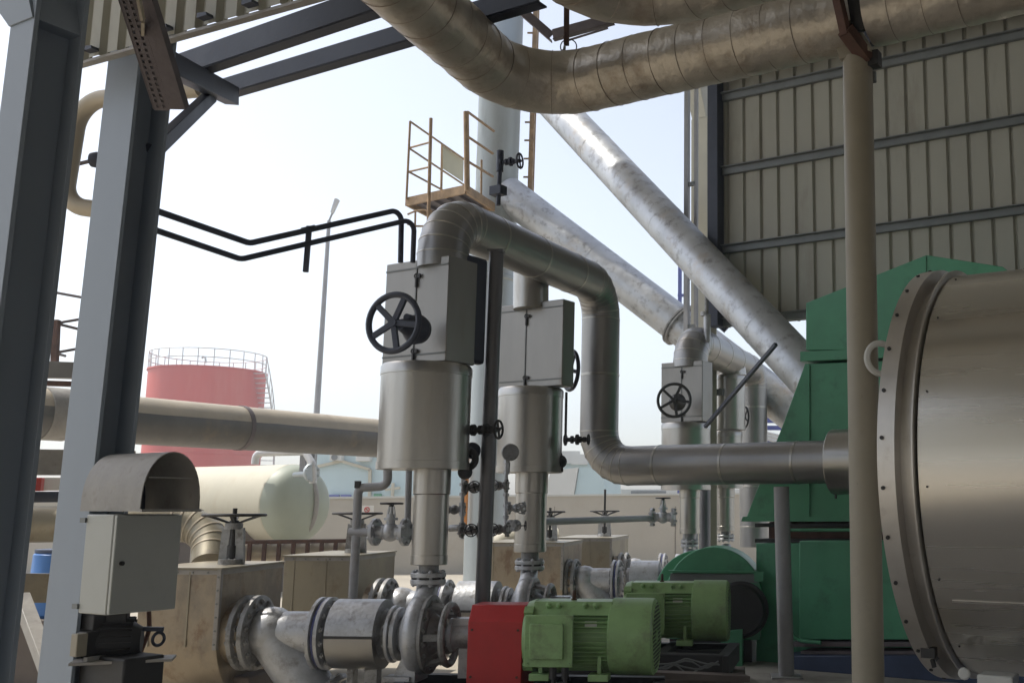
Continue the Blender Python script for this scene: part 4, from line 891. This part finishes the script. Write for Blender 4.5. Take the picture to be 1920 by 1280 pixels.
mb = MB(); mb.lathe(dc+dax*(-.125), dax, [(0, DR*.94), (.0, DR*1.035), (.086, DR*1.038), (.088, DR*.95)], 128); mb.build('front_rim', M_['drumring'], t)
mb = MB(); mb.cyl(dc+dax*(-.12), dc+dax*(-.10), DR*.955, n=96); mb.build('end_plate', M_['drumring'], t)
mb = Pieces()
for i in range(30):
    a = 2*math.pi*(i+.5)/30; d_ = UY*math.cos(a)+UZ*math.sin(a)
    q = dc+dax*(-.10)+d_*(DR*1.03); mb.cyl(q, q+d_*.014, .010, n=8); 
    if i % 2: q = dc+dax*(.10)+d_*DR; mb.cyl(q, q+d_*.006, .005, n=8)
mb.build('bolt', M_['black'], t)
mb = MB(); a = math.radians(-36.5); d_ = -UY*math.cos(a)+UZ*math.sin(a); tdir = dax; mb.box(dc+dax*1.37+d_*(DR+.002), 2.46, .004, .012, dax, d_, dax.cross(d_)); mb.build('lap_seam', M_['drumring'], t)
mb = MB(); lp = P(1659, 672, 5.3); lp = dc+dax*(-.13)-UY*DR*.9+UZ*.42
lug = P(1651, 672, 5.25); mb.torus(lug, yaw(160), .078, .017, 32, 8); mb.prism([lug+Vector((-.0, 0, -.07)), lug+Vector((.12, 0, -.17)), lug+Vector((.16, 0, -.02)), lug+Vector((.09, 0, .0))], Vector((0, .03, 0))); mb.bar(lug+Vector((.06, 0, .06)), lug+Vector((.2, .1, .06)), .03, .03); mb.build('lifting_lug', M_['whitewall'], t)
for s_ in (.55, 2.0):
    mb = MB(); c_ = dc+dax*s_; 
    mb.prism([c_-UY*.75-UZ*(dc.z-.02)+UZ*0, c_+UY*.75-UZ*(dc.z-.02), c_+UY*.75-UZ*.72, c_+UY*.4-UZ*.98, c_-UZ*1.06, c_-UY*.4-UZ*.98, c_-UY*.75-UZ*.72], dax*.12); mb.build('saddle', M_['navy'], t)
mb = MB(); q = Pz(1875, 1262, .6); mb.box(P(1872, 1276, 5.2), .17, .15, .07, UX, UY); mb.cyl(P(1808, 1262, 5.2), P(1808, 1262, 5.3), .03, n=12)
tag(mb.build('valve_cover', M_['whitewall'], bevel=.01), 'small white fitting below the drum at the bottom right corner', 'fitting')
t = thing('flange_clamp', P(1745, 1228, 5.5), 'black clamp handle at the bottom of the drum flange', 'clamp')
mb = MB(); mb.box(P(1742, 1222, 5.3), .07, .05, .05, UX, UY); mb.cyl(P(1748, 1235, 5.3), P(1752, 1250, 5.3), .012, n=8); mb.bar(P(1736, 1212, 5.3), P(1758, 1236, 5.3), .02, .02); mb.build('body', M_['black'], t)

# ------------------------------------------------------------------ meter box, hood on the column
EX, EY = UX, UY
p = P(214, 964, 4.75); zb = H(1153, 4.75); sl = along(p, -EX, 163, 964); sr = along(p, EY, 330, 1060)
t = thing('meter_box', Vector((p.x, p.y, zb)), 'pale grey metal enclosure with closed door, mounted on the grey column', 'enclosure')
c = p-EX*sl/2+EY*sr/2; c.z = (p.z+zb)/2; MB().box(c, sl, sr, p.z-zb, EX, EY).build('case', M_['enclos'], t, bevel=.006)
dk = p+EX*.012+EY*sr/2; dk.z = c.z; door = MB().box(dk, .02, sr*.985, (p.z-zb)*.985, EX, EY).build('door', M_['enclos'], t, bevel=.004)
lk = p+EX*.022+EY*sr*.12; lk.z = H(1056, 4.75); mb = MB(); mb.cyl(lk, lk+EX*.012, .010, n=14); mb.box(lk+EX*.014, .004, .008, .018, EX, EY); mb.build('lock', M_['black'], door)
for yy in (975, 1138): mb = MB(); q = p-EX*sl; q.z = H(yy, 4.8); mb.box(q-EX*.015, .04, .02, .022, EX, EY); mb.build('bracket', M_['girt'], t)
# hood: half barrel, axis along -UX
hc = P(300, 955, 4.85); zb = H(958, 4.85)
t = thing('weather_hood', Vector((hc.x, hc.y, zb)), 'curved grey weather hood with a dark open end above the meter box', 'hood')
pn = P(262, 955, 4.7); pf = pn+UY*along(pn, UY, 374, 955); wv = (pf-pn); pn.z = pf.z = zb; rad = wv.length/2; hh = H(848, 4.9)-zb
hl = along(pn, -UX, 150, 955)
def arc(o, r, h): return [o+wv.normalized()*(wv.length/2-r*math.cos(a))+UZ*(h*min(1, 1.0*math.sin(a)**.75)) for a in [math.pi*i/20 for i in range(21)]]
mb = MB(); n = 21; vs = []
for o_, r_, h_ in ((pn, rad, hh), (pn-UX*hl, rad, hh), (pn-UX*hl, rad-.005, hh-.005), (pn, rad-.005, hh-.005)): vs += arc(o_, r_, h_)
fs = []
for a, b in ((0, 1), (1, 2), (2, 3), (3, 0)): fs += [(a*n+i, a*n+i+1, b*n+i+1, b*n+i) for i in range(n-1)]
fs += [(0, n, 2*n, 3*n), (n-1, 2*n-1, 3*n-1, 4*n-1)]
mb.add(vs, fs); mb.build('sheet', M_['hood'], t)
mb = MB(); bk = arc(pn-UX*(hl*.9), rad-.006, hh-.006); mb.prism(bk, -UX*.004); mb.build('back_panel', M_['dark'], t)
mb = Pieces(); mb.bar(pn+UZ*.004, pf+UZ*.004, .03, .012); mb.bar(pn+UZ*hh*.56+wv*.1, pf+UZ*hh*.56-wv*.08, .008, .006); mb.build('cross_bar', M_['hood'], t)
# small dark pump under meter box
t = thing('small_motor', P(210, 1240, 5.0), 'small dark grimy motor on a shelf below the meter box', 'motor')
mc = P(222, 1200, 5.1); mb = MB(); mx = yaw(70); mb.lathe(mc-mx*.10, mx, [(0, .07), (.01, .095), (.14, .098), (.17, .08), (.2, .06)], 28)
for i in range(20):
    an = 2*math.pi*i/20; d_ = mx.cross(UZ)*math.cos(an)+UZ*math.sin(an); mb.box(mc+d_*.1, .13, .004, .02, mx, d_.cross(mx), d_)
mb.build('body', M_['black'], t)
mb = MB(); mb.box(mc+UZ*.10-mx*.02, .11, .09, .06, mx); mb.build('terminal_box', M_['black'], t, bevel=.005)
mb = MB(); mb.torus(mc+mx*.17, UX, .03, .008, 20, 6); mb.bar(mc+mx*.1+UZ*.05, mc+mx*.19+UZ*.045, .025, .02); mb.build('handle', M_['dark'], t)
mb = MB(); q0 = P(150, 1236, 4.95); mb.box(q0+mx*.18+UZ*-.01, .42, .16, .012, mx); mb.bar(P(160, 1236, 4.9), P(262, 1222, 5.25), .02, .02); mb.build('shelf', M_['hood'], t)
mb = MB(); mb.box(P(148, 1208, 4.9), .05, .05, .1, UX, UY); mb.build('junction_block', M_['post'], t, bevel=.004)
mb = MB(); mb.box(P(170, 1205, 5.0), .07, .09, .11, UX, UY); mb.box(P(175, 1165, 5.05), .12, .07, .075, UX, UY); mb.build('gearbox', M_['black'], t, bevel=.006)
mb = MB(); mb.box(P(218, 1262, 5.1), .06, .06, .16, UX, UY); mb.build('leg', M_['navy'], t)
mb = MB(); mb.tube(fillet([P(279, 1140, 5.3), P(280, 1180, 5.3), P(262, 1225, 5.3), P(236, 1290, 5.3)], .12, 6)[0], .011, 10)
tag(mb.build('hose', M_['hose']), 'reddish brown hose curving down behind the small motor', 'hose')
tag(MB().box(P(150, 1290, 4.9)+Vector((.1, .15, -.12)), .34, .2, .5, UX, UY).build('pump_stand', M_['black'], bevel=.01), 'dark block under the small motor beside the column', 'stand')
vc_ = v1_[1]-GX*v1_[2]/2+GY*v1_[3]/2; tag(MB().box(Vector((vc_.x, vc_.y, .17)), .9, .42, .34, GX, GY).build('valve_plinth', M_['plinth'], bevel=.015), 'brown concrete plinth under the tan jacketed valve', 'plinth')

# insulated elbow into first valve
path, mk = fillet([P(-120, 985, 8.9), P(400, 978, 9.6), Vector((P(398, 1000, 9.3).x, 9.3, 1.15))], .35, 6)
t = thing('lagged_elbow_pipe', path[-1], 'beige lagged pipe passing behind the column and turning down beside the tan valve', 'pipe'); mb = MB(); bd = Pieces(); mb.tube(path, .155, 32); mb.build('lagging', M_['boxol'], t)
for i in mk: band(bd, path[i], path[min(i+1, len(path)-1)]-path[i-1], .155, .02, .005)
bd.build('seam_band', M_['beige'], t)
# pipe collar near left gap etc.
# ------------------------------------------------------------------ big beige pipe
b0_, b1_ = P(60, 772, 12.3), P(800, 826, 17.9); zc = 2.80
b0_.z = H(773, 12.3); b1_.z = b0_.z
b1_ = Pz(720, 822, b0_.z)
t = thing('cream_pipe', b0_, 'large cream lagged pipe running level behind the columns, dark strap on it', 'pipe'); mb = MB(); bd = Pieces()
ddv = (b1_-b0_).normalized(); pA = b0_-ddv*3; pB = b1_+ddv*1.0
mb.tube([pA.lerp(pB, i/14) for i in range(15)], .305, 48); mb.build('lagging', M_['beige'], t)
for f in (.12, .3, .62, .8): band(bd, pA.lerp(pB, f), ddv, .305, .04, .006, 48)
sdv = Vector((ddv.y, -ddv.x, 0))
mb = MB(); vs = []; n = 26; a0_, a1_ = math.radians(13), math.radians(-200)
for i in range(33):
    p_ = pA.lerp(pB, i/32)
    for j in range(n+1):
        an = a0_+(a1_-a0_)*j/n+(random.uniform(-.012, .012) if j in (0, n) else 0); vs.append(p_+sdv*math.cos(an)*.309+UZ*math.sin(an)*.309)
mb.add(vs, [(i*(n+1)+j, i*(n+1)+j+1, (i+1)*(n+1)+j+1, (i+1)*(n+1)+j) for i in range(32) for j in range(n)]); mb.build('underside_shade_sheet', M_['undershade'], t)  # dark lapped sheet; the pipe's underside shade is painted by its colour
mb = MB(); k_ = b0_+ddv*along(b0_, ddv, 450, 800); band(mb, k_, ddv, .305, .07, .012, 48); mb.build('strap', M_['tray'], t)
mb = MB(); k_ = b0_+ddv*along(b0_, ddv, 98, 775); band(mb, k_, ddv, .308, .28, .012, 48); mb.build('strap', M_['hood'], t)
mb = Pieces(); mb.cyl(Vector((pB.x, pB.y, 0)), pB-UZ*.3, .08, n=16); kq = pA+ddv*1.2; mb.cyl(Vector((kq.x, kq.y, 0)), kq-UZ*.3, .08, n=16); mb.build('support', M_['gpost'], t)

# ------------------------------------------------------------------ left gap: rack behind
def lb(name, label, x0, x1, y0, y1, d, m, cat='beam', dy=0, group='pipe rack beams', dep=.12):
    xr = max(x0, 60); a = P(xr, (y0+y1)/2, d); b = P(x1, (y0+y1)/2+dy, d+.6); b = Vector((b.x, b.y, b.z)); h = W(y1-y0, (y0+y1)/2, d)
    if x0 < 60: a = a+(a-b).normalized()*((60-x0)/1950*d)
    mb = MB(); mb.bar(a, b, dep, h)
    return tag(mb.build(name, M_[m], bevel=.004), label, cat, group)
for px_ in (190, -420):
    q = P(px_, 690, 10.25); base = Vector((q.x, q.y, 0)); tag(MB().box(base+UZ*(H(668, 10.25)/2), .16, .16, H(668, 10.25)).build('rack_post', M_['gpost'], bevel=.004, origin=base), 'grey pipe rack post hidden behind the second steel column' if px_ > 0 else 'grey pipe rack post left outside the view', 'post')
lb('rack_rail', 'grey channel beam above the cream pipe between the left columns', -500, 260, 677, 708, 9.6, 'gpost', dy=6)
lb('rack_rail', 'rusty flat beam just above the cream pipe between the left columns', -500, 250, 713, 722, 9.9, 'rust', dy=6)
lb('rack_rail', 'grey beam under the cream pipe between the left columns', -500, 250, 842, 890, 9.8, 'hood', dy=2)
lb('rack_rail', 'thin white board between the left columns', -300, 240, 895, 919, 10.2, 'whitewall', 'board')
o = lb('marker_strip', 'small orange red marker on the white board', 63, 75, 895, 920, 9.9, 'signr', 'marker', group=None)
a, b = P(-300, 934, 8.4), P(230, 930, 10.4); tag(MB().cyl(a, b, .05, n=20).build('dark_pipe', M_['dark']), 'dark pipe between the left columns under the white board', 'pipe')
lb('rack_rail', 'beige channel beam low between the left columns', -500, 230, 1075, 1128, 9.2, 'boxol', dy=0)
a = P(70, 1060, 10.3); t = thing('blue_barrel', Vector((a.x, a.y, .55)), 'blue plastic barrel behind the left columns', 'barrel')
mb = MB(); mb.lathe(Vector((a.x+.1, a.y+.3, H(1160, 10.3))), UZ, [(0, .26), (.03, .29), (.3, .3), (.32, .31), (.34, .3), (.6, .29), (.62, .27)], 32); mb.build('body', M_['bluep'], t)
mb = MB(); q = Vector((a.x+.1, a.y+.3, H(1160, 10.3)+.62)); mb.cyl(q, q+UZ*.03, .28, n=32); mb.build('lid', M_['navy'], t)
tag(MB().box(Vector((a.x+.1, a.y+.3, H(1160, 10.3)/2)), .8, .8, H(1160, 10.3)).build('barrel_stand', M_['plinth'], bevel=.01), 'low plinth carrying the blue barrel', 'plinth')
a, b = P(40, 1120, 7.6), P(108, 1300, 7.0); tag(MB().bar(a, b, .09, .09).build('diagonal_brace', M_['hood'], bevel=.004), 'grey diagonal brace between the left columns at the bottom', 'brace')
t = thing('walkway_rail', P(104, 675, 13), 'rusty walkway rails between the left columns', 'railing'); mb = MB(); mb.bar(P(106, 600, 13), P(102, 690, 13), .07, .07); mb.build('post', M_['rust'], t)
mb = MB()
for k_, x_ in enumerate((178, -160)): q_ = P(x_, 560, 13.3); mb.cyl(Vector((q_.x, q_.y, H(690, 13.3)-.5)), q_, .03, n=8)
for a, b in (((-160, 500), (200, 566)), ((104, 606), (200, 590)), ((104, 606), (200, 630)), ((104, 661), (200, 644)), ((104, 662), (122, 667))): mb.cyl(P(*a, 13), P(*b, 13.4), .018, n=8)
mb.build('rail', M_['tray'], t)

# ------------------------------------------------------------------ cream horizontal tank
tcn = P(545, 945, 20.5); tR = W(148, 940, 20.5)/2; ta = UX*-1
tdir = yaw(-63)
t = thing('storage_tank', Vector((tcn.x, tcn.y, .1)), 'cream horizontal cylindrical tank with domed end behind the valves', 'tank')
mb = MB(); mb.lathe(tcn-tdir*.55, tdir, [(.5, tR), (.53, tR*1.012), (.56, tR), (4.5, tR), (5, tR*.8)], 64); mb.build('shell', M_['tank'], t)
mb = MB(); mb.lathe(tcn-tdir*.55, tdir, [(0, .03), (.02, tR*.25), (.05, tR*.45), (.14, tR*.75), (.22, tR*.87), (.32, tR*.95), (.5, tR*.998)], 64); mb.build('domed_end', M_['domeshade'], t)  # darker than the shell: the dome's shading is put into its colour
mb = MB(); so_ = Vector((-tdir.y, tdir.x, 0)); pq = [tcn-tdir*(.5+.07-.50*abs(f)**2.4)-so_*.12+UZ*tR*f for f in [(-.95+1.9*i/16) for i in range(17)]]; mb.tube(pq, .045, 10); mb.build('level_pipe', M_['hood'], t)
for f in (.5, 3.6):
    mb = MB(); q = tcn+tdir*f; q.z = 0; sd2 = Vector((-tdir.y, tdir.x, 0)); mb.prism([q-sd2*.6, q+sd2*.6, q+sd2*.6+UZ*(tcn.z-tR*.6), q+UZ*(tcn.z-tR+.03), q-sd2*.6+UZ*(tcn.z-tR*.6)], tdir*.2); mb.build('saddle', M_['plinth'], t)
mb = MB(); pth, _ = fillet([P(478, 870, 19.9), P(480, 849, 19.9), P(572, 846, 19.6), P(586, 870, 19.5), P(587, 905, 19.5)], [.12, .12, .12], 6); mb.tube(pth[:], .07, 14); mb.build('vent_pipe', M_['rail'], t)
mb = MB(); mb.cyl(P(552, 890, 19.7), P(580, 887, 19.5), .05, n=14); flange(mb, P(584, 886, 19.45), (P(584, 886, 19.45)-P(552, 890, 19.7)), .17, .06, 8, .015); mb.build('nozzle', M_['galv'], t)
mb = MB(); mb.box(P(569, 862, 19.7), .1, .1, .42); mb.box(P(586, 862, 19.7), .12, .12, .5); mb.build('level_box', M_['gpost'], t)

# distant pipes on a tray behind valves
t = thing('pipe_tray', P(500, 1050, 15), 'low rusty tray frame carrying bright lagged pipes behind the tan valve', 'pipe tray')
mb = MB(); a, b = P(450, 1036, 14.2), P(662, 1032, 14.9); mb.tube([a.lerp(b, i/8) for i in range(9)], .12, 24); mb.build('lagged_pipe', M_['beige'], t)
mb = MB(); up = UZ*.14
for k in (0, 1):
    off = Vector((0, -.17, 0)) if k == 0 else Vector((.05, .2, 0)); mb.bar(a+off+up, b+off+up, .045, .045); mb.bar(a+off-up, b+off-up, .045, .045)
for i in range(9): q = a.lerp(b, i/8); mb.bar(q+Vector((0, -.17, .14)), q+Vector((0, -.17, -.14)), .045, .045); mb.bar(q+Vector((0, -.17, .14)), q+Vector((.05, .2, .14)), .03, .03)
mb.build('frame', M_['rust'], t)
mb = MB(); 
for f in (.05, .95): q = a.lerp(b, f); mb.bar(Vector((q.x, q.y, 0)), q-UZ*.14, .05, .05)
mb.build('leg', M_['rust'], t)
# small cream valve jacket behind pole (dome)
q = P(938, 1025, 17.5); t = thing('lagged_elbow', Vector((q.x, q.y, 0)), 'bright cream lagged elbow on the ground behind the dark pole', 'pipe'); pth, _ = fillet([Vector((q.x-.05, q.y, 0)), Vector((q.x-.05, q.y, 1.1)), Vector((q.x+.9, q.y+.3, 1.1))], .25, 8); MB().tube(pth, .2, 28).build('lagging', M_['tank'], t)

# ------------------------------------------------------------------ boundary wall and far buildings
wa, wb = P(-500, 1000, 24.5), P(1700, 1000, 28.5); wa.z = wb.z = 0
t = thing('boundary_wall', wa.lerp(wb, .5), 'long cream rendered boundary wall across the yard', 'wall')
za, zb_ = H(946, 24.5), H(923, 28.0); v_ = (wb-wa).normalized(); nv = Vector((-v_.y, v_.x, 0))*.2
MB().hexa([wa, wb, wb+nv, wa+nv], [wa+UZ*za, wb+UZ*zb_, wb+nv+UZ*zb_, wa+nv+UZ*za]).build('panel', M_['creamwall'], t)
mb = MB(); cc_ = Vector((0, 0, .05)); o_ = -nv*.15; mb.hexa([wa+UZ*za+o_, wb+UZ*zb_+o_, wb+nv*1.15+UZ*zb_, wa+nv*1.15+UZ*za], [wa+UZ*za+o_+cc_, wb+UZ*zb_+o_+cc_, wb+nv*1.15+UZ*zb_+cc_, wa+nv*1.15+UZ*za+cc_]); mb.build('coping', M_['whitewall'], t)
mb = MB()
for f in [i/9 for i in range(10)]: q = wa.lerp(wb, f); mb.box(Vector((q.x, q.y, za/2))-nv*.02, .012, .02, za*.96, v_)
mb.build('joint', M_['plinth'], t)
sg = P(689, 955, 24.9); t = thing('wall_sign', sg, 'small white sign with a red ring on the cream wall', 'sign')
mb = MB(); mb.box(sg-nv.normalized()*.05, .30, .02, .2, v_); mb.build('board', M_['signw'], t); mb = MB(); c_ = sg-nv.normalized()*.07; mb.torus(c_, nv, .055, .010, 24, 6); mb.bar(c_-v_*.035+UZ*.035, c_+v_*.035-UZ*.035, .012, .014); mb.build('red_ring', M_['signr'], t)
# blue building
def bx(x0, x1, ytop, d, depth, m, name, label, cat='building'):
    a, b = P(x0, 940, d), P(x1, 940, d); zt = H(ytop, d); t = thing(name, Vector(((a.x+b.x)/2, d, 0)), label, cat)
    mb = MB(); mb.box(((a.x+b.x)/2, d+depth/2, zt/2), b.x-a.x, depth, zt); mb.build('wall', M_[m], t); return t
t = bx(585, 800, 822, 45, 8, 'bluewall', 'blue_building', 'pale blue building with dark blue shutters beyond the cream wall')
mb = MB(); a, b = P(592, 875, 44.9), P(640, 864, 44.9); c_ = P(694, 880, 44.9); mb.bar(a, b, .12, .12); mb.bar(b, c_, .12, .12); mb.bar(c_, P(693, 930, 44.9), .12, .12); mb.build('gable_trim', M_['tank'], t)
for x0, x1, y0, y1, m in ((616, 637, 927, 946, 'bluewin'), (638, 659, 927, 946, 'bluewin'), (700, 716, 925, 946, 'green')):
    mb = MB(); a = P((x0+x1)/2, (y0+y1)/2, 44.9); mb.box(a, W(x1-x0-1.5, 930, 45), .12, W(y1-y0, 930, 45)); f_ = mb.build('window', M_[m], t, bevel=.02)
    mb = MB(); mb.box(a+Vector((0, -.08, -.24)), W(x1-x0, 930, 45), .16, .06); mb.build('sill', M_['whitewall'], f_)
mb = MB(); mb.box(P(632, 856, 44.8), .5, .4, .35); mb.build('air_unit', M_['whitewall'], t, bevel=.03); mb = MB(); mb.cyl(P(627, 857, 44.55), P(627, 857, 44.5), .13, n=16); mb.build('fan_grille', M_['girt'], t)
mb = MB(); mb.box(P(683, 858, 44.8), .6, .4, .3); mb.build('air_unit', M_['whitewall'], t, bevel=.03)
mb = MB(); mb.cyl(P(737, 905, 44.8), P(736, 930, 44.8), .07, n=10); mb.bar(P(722, 918, 44.8), P(750, 914, 44.8), .1, .1); mb.build('downpipe', M_['tank'], t)
t = thing('white_building', P(1090, 950, 42), 'low white building with sloping roof beyond the wall', 'building')
mb = MB(); Q = lambda x, y, d=42: P(x, y, d)
mb.prism([Q(1010, 960), Q(1020, 927), Q(1033, 882), Q(1084, 876), Q(1076, 925), Q(1076, 960)], Vector((.3, 5, 0))); mb.build('sloped_roof', M_['whitewall'], t)
mb = MB(); mb.prism([Q(1076, 960, 42.1), Q(1078, 925, 42.1), Q(1086, 876, 42.1), Q(1130, 876, 42.1), Q(1133, 960, 42.1)], Vector((.3, 5, 0))); mb.build('end_wall', M_['bluewall'], t)
t2_ = bx(1040, 1132, 856, 52, 6, 'bluewall', 'pale_building', 'very pale blue building behind the white sloping roof')
mb = MB(); mb.box(P(1068, 857, 51.9), 1.0, .5, .6); mb.box(P(1087, 861, 51.8), .8, .5, .5); mb.build('roof_unit', M_['whitewall'], t2_)
t3_ = bx(1120, 1460, 917, 60, 8, 'whitewall', 'long_shed', 'long low white shed far beyond the cream wall')
mb = MB(); a = P(1216, 924, 59.8); mb.box(a, 2.0, .1, .25); mb.build('vent', M_['girt'], t3_)
# blue steel structure far right gap
t = thing('blue_steel_rack', P(1448, 830, 30), 'blue steel framework seen between the silver duct and green hopper', 'frame')
mb = MB()
for y0 in (786, 802, 832): mb.bar(P(1380, y0, 30), P(1500, y0, 30), .2, .2 if y0 != 802 else .12)
mb.build('beam', M_['bluewin'], t); mb = MB(); mb.bar(P(1431, 770, 30), P(1431, 915, 30), .2, .2); mb.build('post', M_['gpost'], t)
mb = MB()
for i in range(3): mb.cyl(P(1420, 806+i*6, 29.8), P(1480, 822+i*6, 29.8), .04, n=8)
mb.build('handrail', M_['rail'], t)
a, b = P(1275, 500, 32), P(1275, 600, 32); a.z = 0; mb = MB(); mb.bar(Vector((b.x, 32, 0)), Vector((P(1275, 490, 32).x, 32, H(490, 32))), .12, .12)
for z in range(4, 9): mb.box((b.x+.1, 32, z+.2), .35, .1, .08)
tag(mb.build('blue_mast', M_['bluewin']), 'slim blue mast behind the corner column', 'mast')

# ------------------------------------------------------------------ red tank
RD = 62; rc = P(383, 800, RD); RR = W(202, 780, RD)/2; rc.z = 0; zt = H(697, RD)
t = thing('red_tank', rc, 'red cylindrical storage tank with railing far behind the pipe', 'tank')
mb = MB(); mb.lathe(rc, UZ, [(0, RR), (2.4, RR), (2.42, RR+.05), (2.5, RR+.05), (2.52, RR), (4.6, RR), (4.62, RR+.05), (4.7, RR+.05), (4.72, RR), (zt-.1, RR), (zt-.09, RR+.07), (zt, RR+.07), (zt+.25, .1)], 96); mb.build('shell', M_['redtank'], t)
mb = MB()
for hgt in (.5, 1.0): mb.torus(rc+UZ*(zt+hgt), UZ, RR+.0, .03, 64, 6)
mb.build('guard_rail', M_['rail'], t)
mb = Pieces()
for i in range(24): a = 2*math.pi*i/24; q = rc+Vector((math.cos(a)*RR, math.sin(a)*RR, zt)); mb.cyl(q, q+UZ*1.0, .03, n=6)
mb.build('rail_post', M_['rail'], t)
mb = MB(); 
for i in range(26): a = -.25+i*.033; z = zt-.2-i*.28; d_ = Vector((math.cos(a), math.sin(a), 0)); mb.bar(rc+d_*(RR)+UZ*z, rc+d_*(RR+.75)+UZ*z, .2, .04)
mb.build('stair_tread', M_['rail'], t)
mb = MB(); pts = [rc+Vector((math.cos(-.25+i*.033), math.sin(-.25+i*.033), 0))*(RR+.75)+UZ*(zt-.2-i*.28) for i in range(26)]; mb.tube([p_+UZ*1.0 for p_ in pts], .03, 6); mb.tube(pts, .05, 6)
for p_ in pts[::2]: mb.cyl(p_, p_+UZ*1.0, .02, n=5)
mb.build('stair_rail', M_['rail'], t)
mb = MB(); mb.tube([P(379, 672, RD-3), P(381, 668, RD-3), P(385, 670, RD-3), P(386, 680, RD-3)], .06, 8); mb.build('vent', M_['rail'], t)
# street lamp
q = P(592, 775, 36); v_ = None; b = Vector((q.x, 36, 0)); tpx = P(617, 414, 36)
t = thing('street_lamp', b, 'tall grey street lamp post against the sky', 'street lamp')
mb = MB(); tp = Vector((tpx.x, 36, tpx.z)); mb.cyl(b, tp, .13, .065, n=16); mb.build('post', M_['gpost'], t)
mb = MB(); h_ = P(634, 374, 36); mb.cyl(tp, h_, .035, n=10); mb.build('arm', M_['gpost'], t)
mb = MB(); d_ = (h_-tp).normalized(); s2 = d_.cross(Vector((0, 1, 0))).normalized(); mb.hexa([tp.lerp(h_, .35)-s2*.03+Vector((0, -.1, 0)), tp.lerp(h_, .35)+s2*.05+Vector((0, -.1, 0)), tp.lerp(h_, .35)+s2*.05+Vector((0, .1, 0)), tp.lerp(h_, .35)-s2*.03+Vector((0, .1, 0))], [h_-s2*.04+Vector((0, -.12, 0)), h_+s2*.10+Vector((0, -.12, 0)), h_+s2*.10+Vector((0, .12, 0)), h_-s2*.04+Vector((0, .12, 0))]); mb.build('lamp_head', M_['rail'], t, bevel=.02)

# ------------------------------------------------------------------ dusty air over the yard
hz = MB().box((0, 60, 8.75), 262, 242, 19.5).build('haze', bpy.data.materials.new('haze'), smooth=False)
hm = hz.data.materials[0]; hm.use_nodes = True; hn = hm.node_tree; hn.nodes.clear()
pv = hn.nodes.new('ShaderNodeVolumePrincipled'); pv.inputs['Color'].default_value = (.86, .90, .95, 1); pv.inputs['Density'].default_value = HAZE; pv.inputs['Anisotropy'].default_value = .3
ho = hn.nodes.new('ShaderNodeOutputMaterial'); hn.links.new(pv.outputs[0], ho.inputs['Volume'])
tag(hz, 'pale dusty air over the yard', 'haze', kind='stuff')
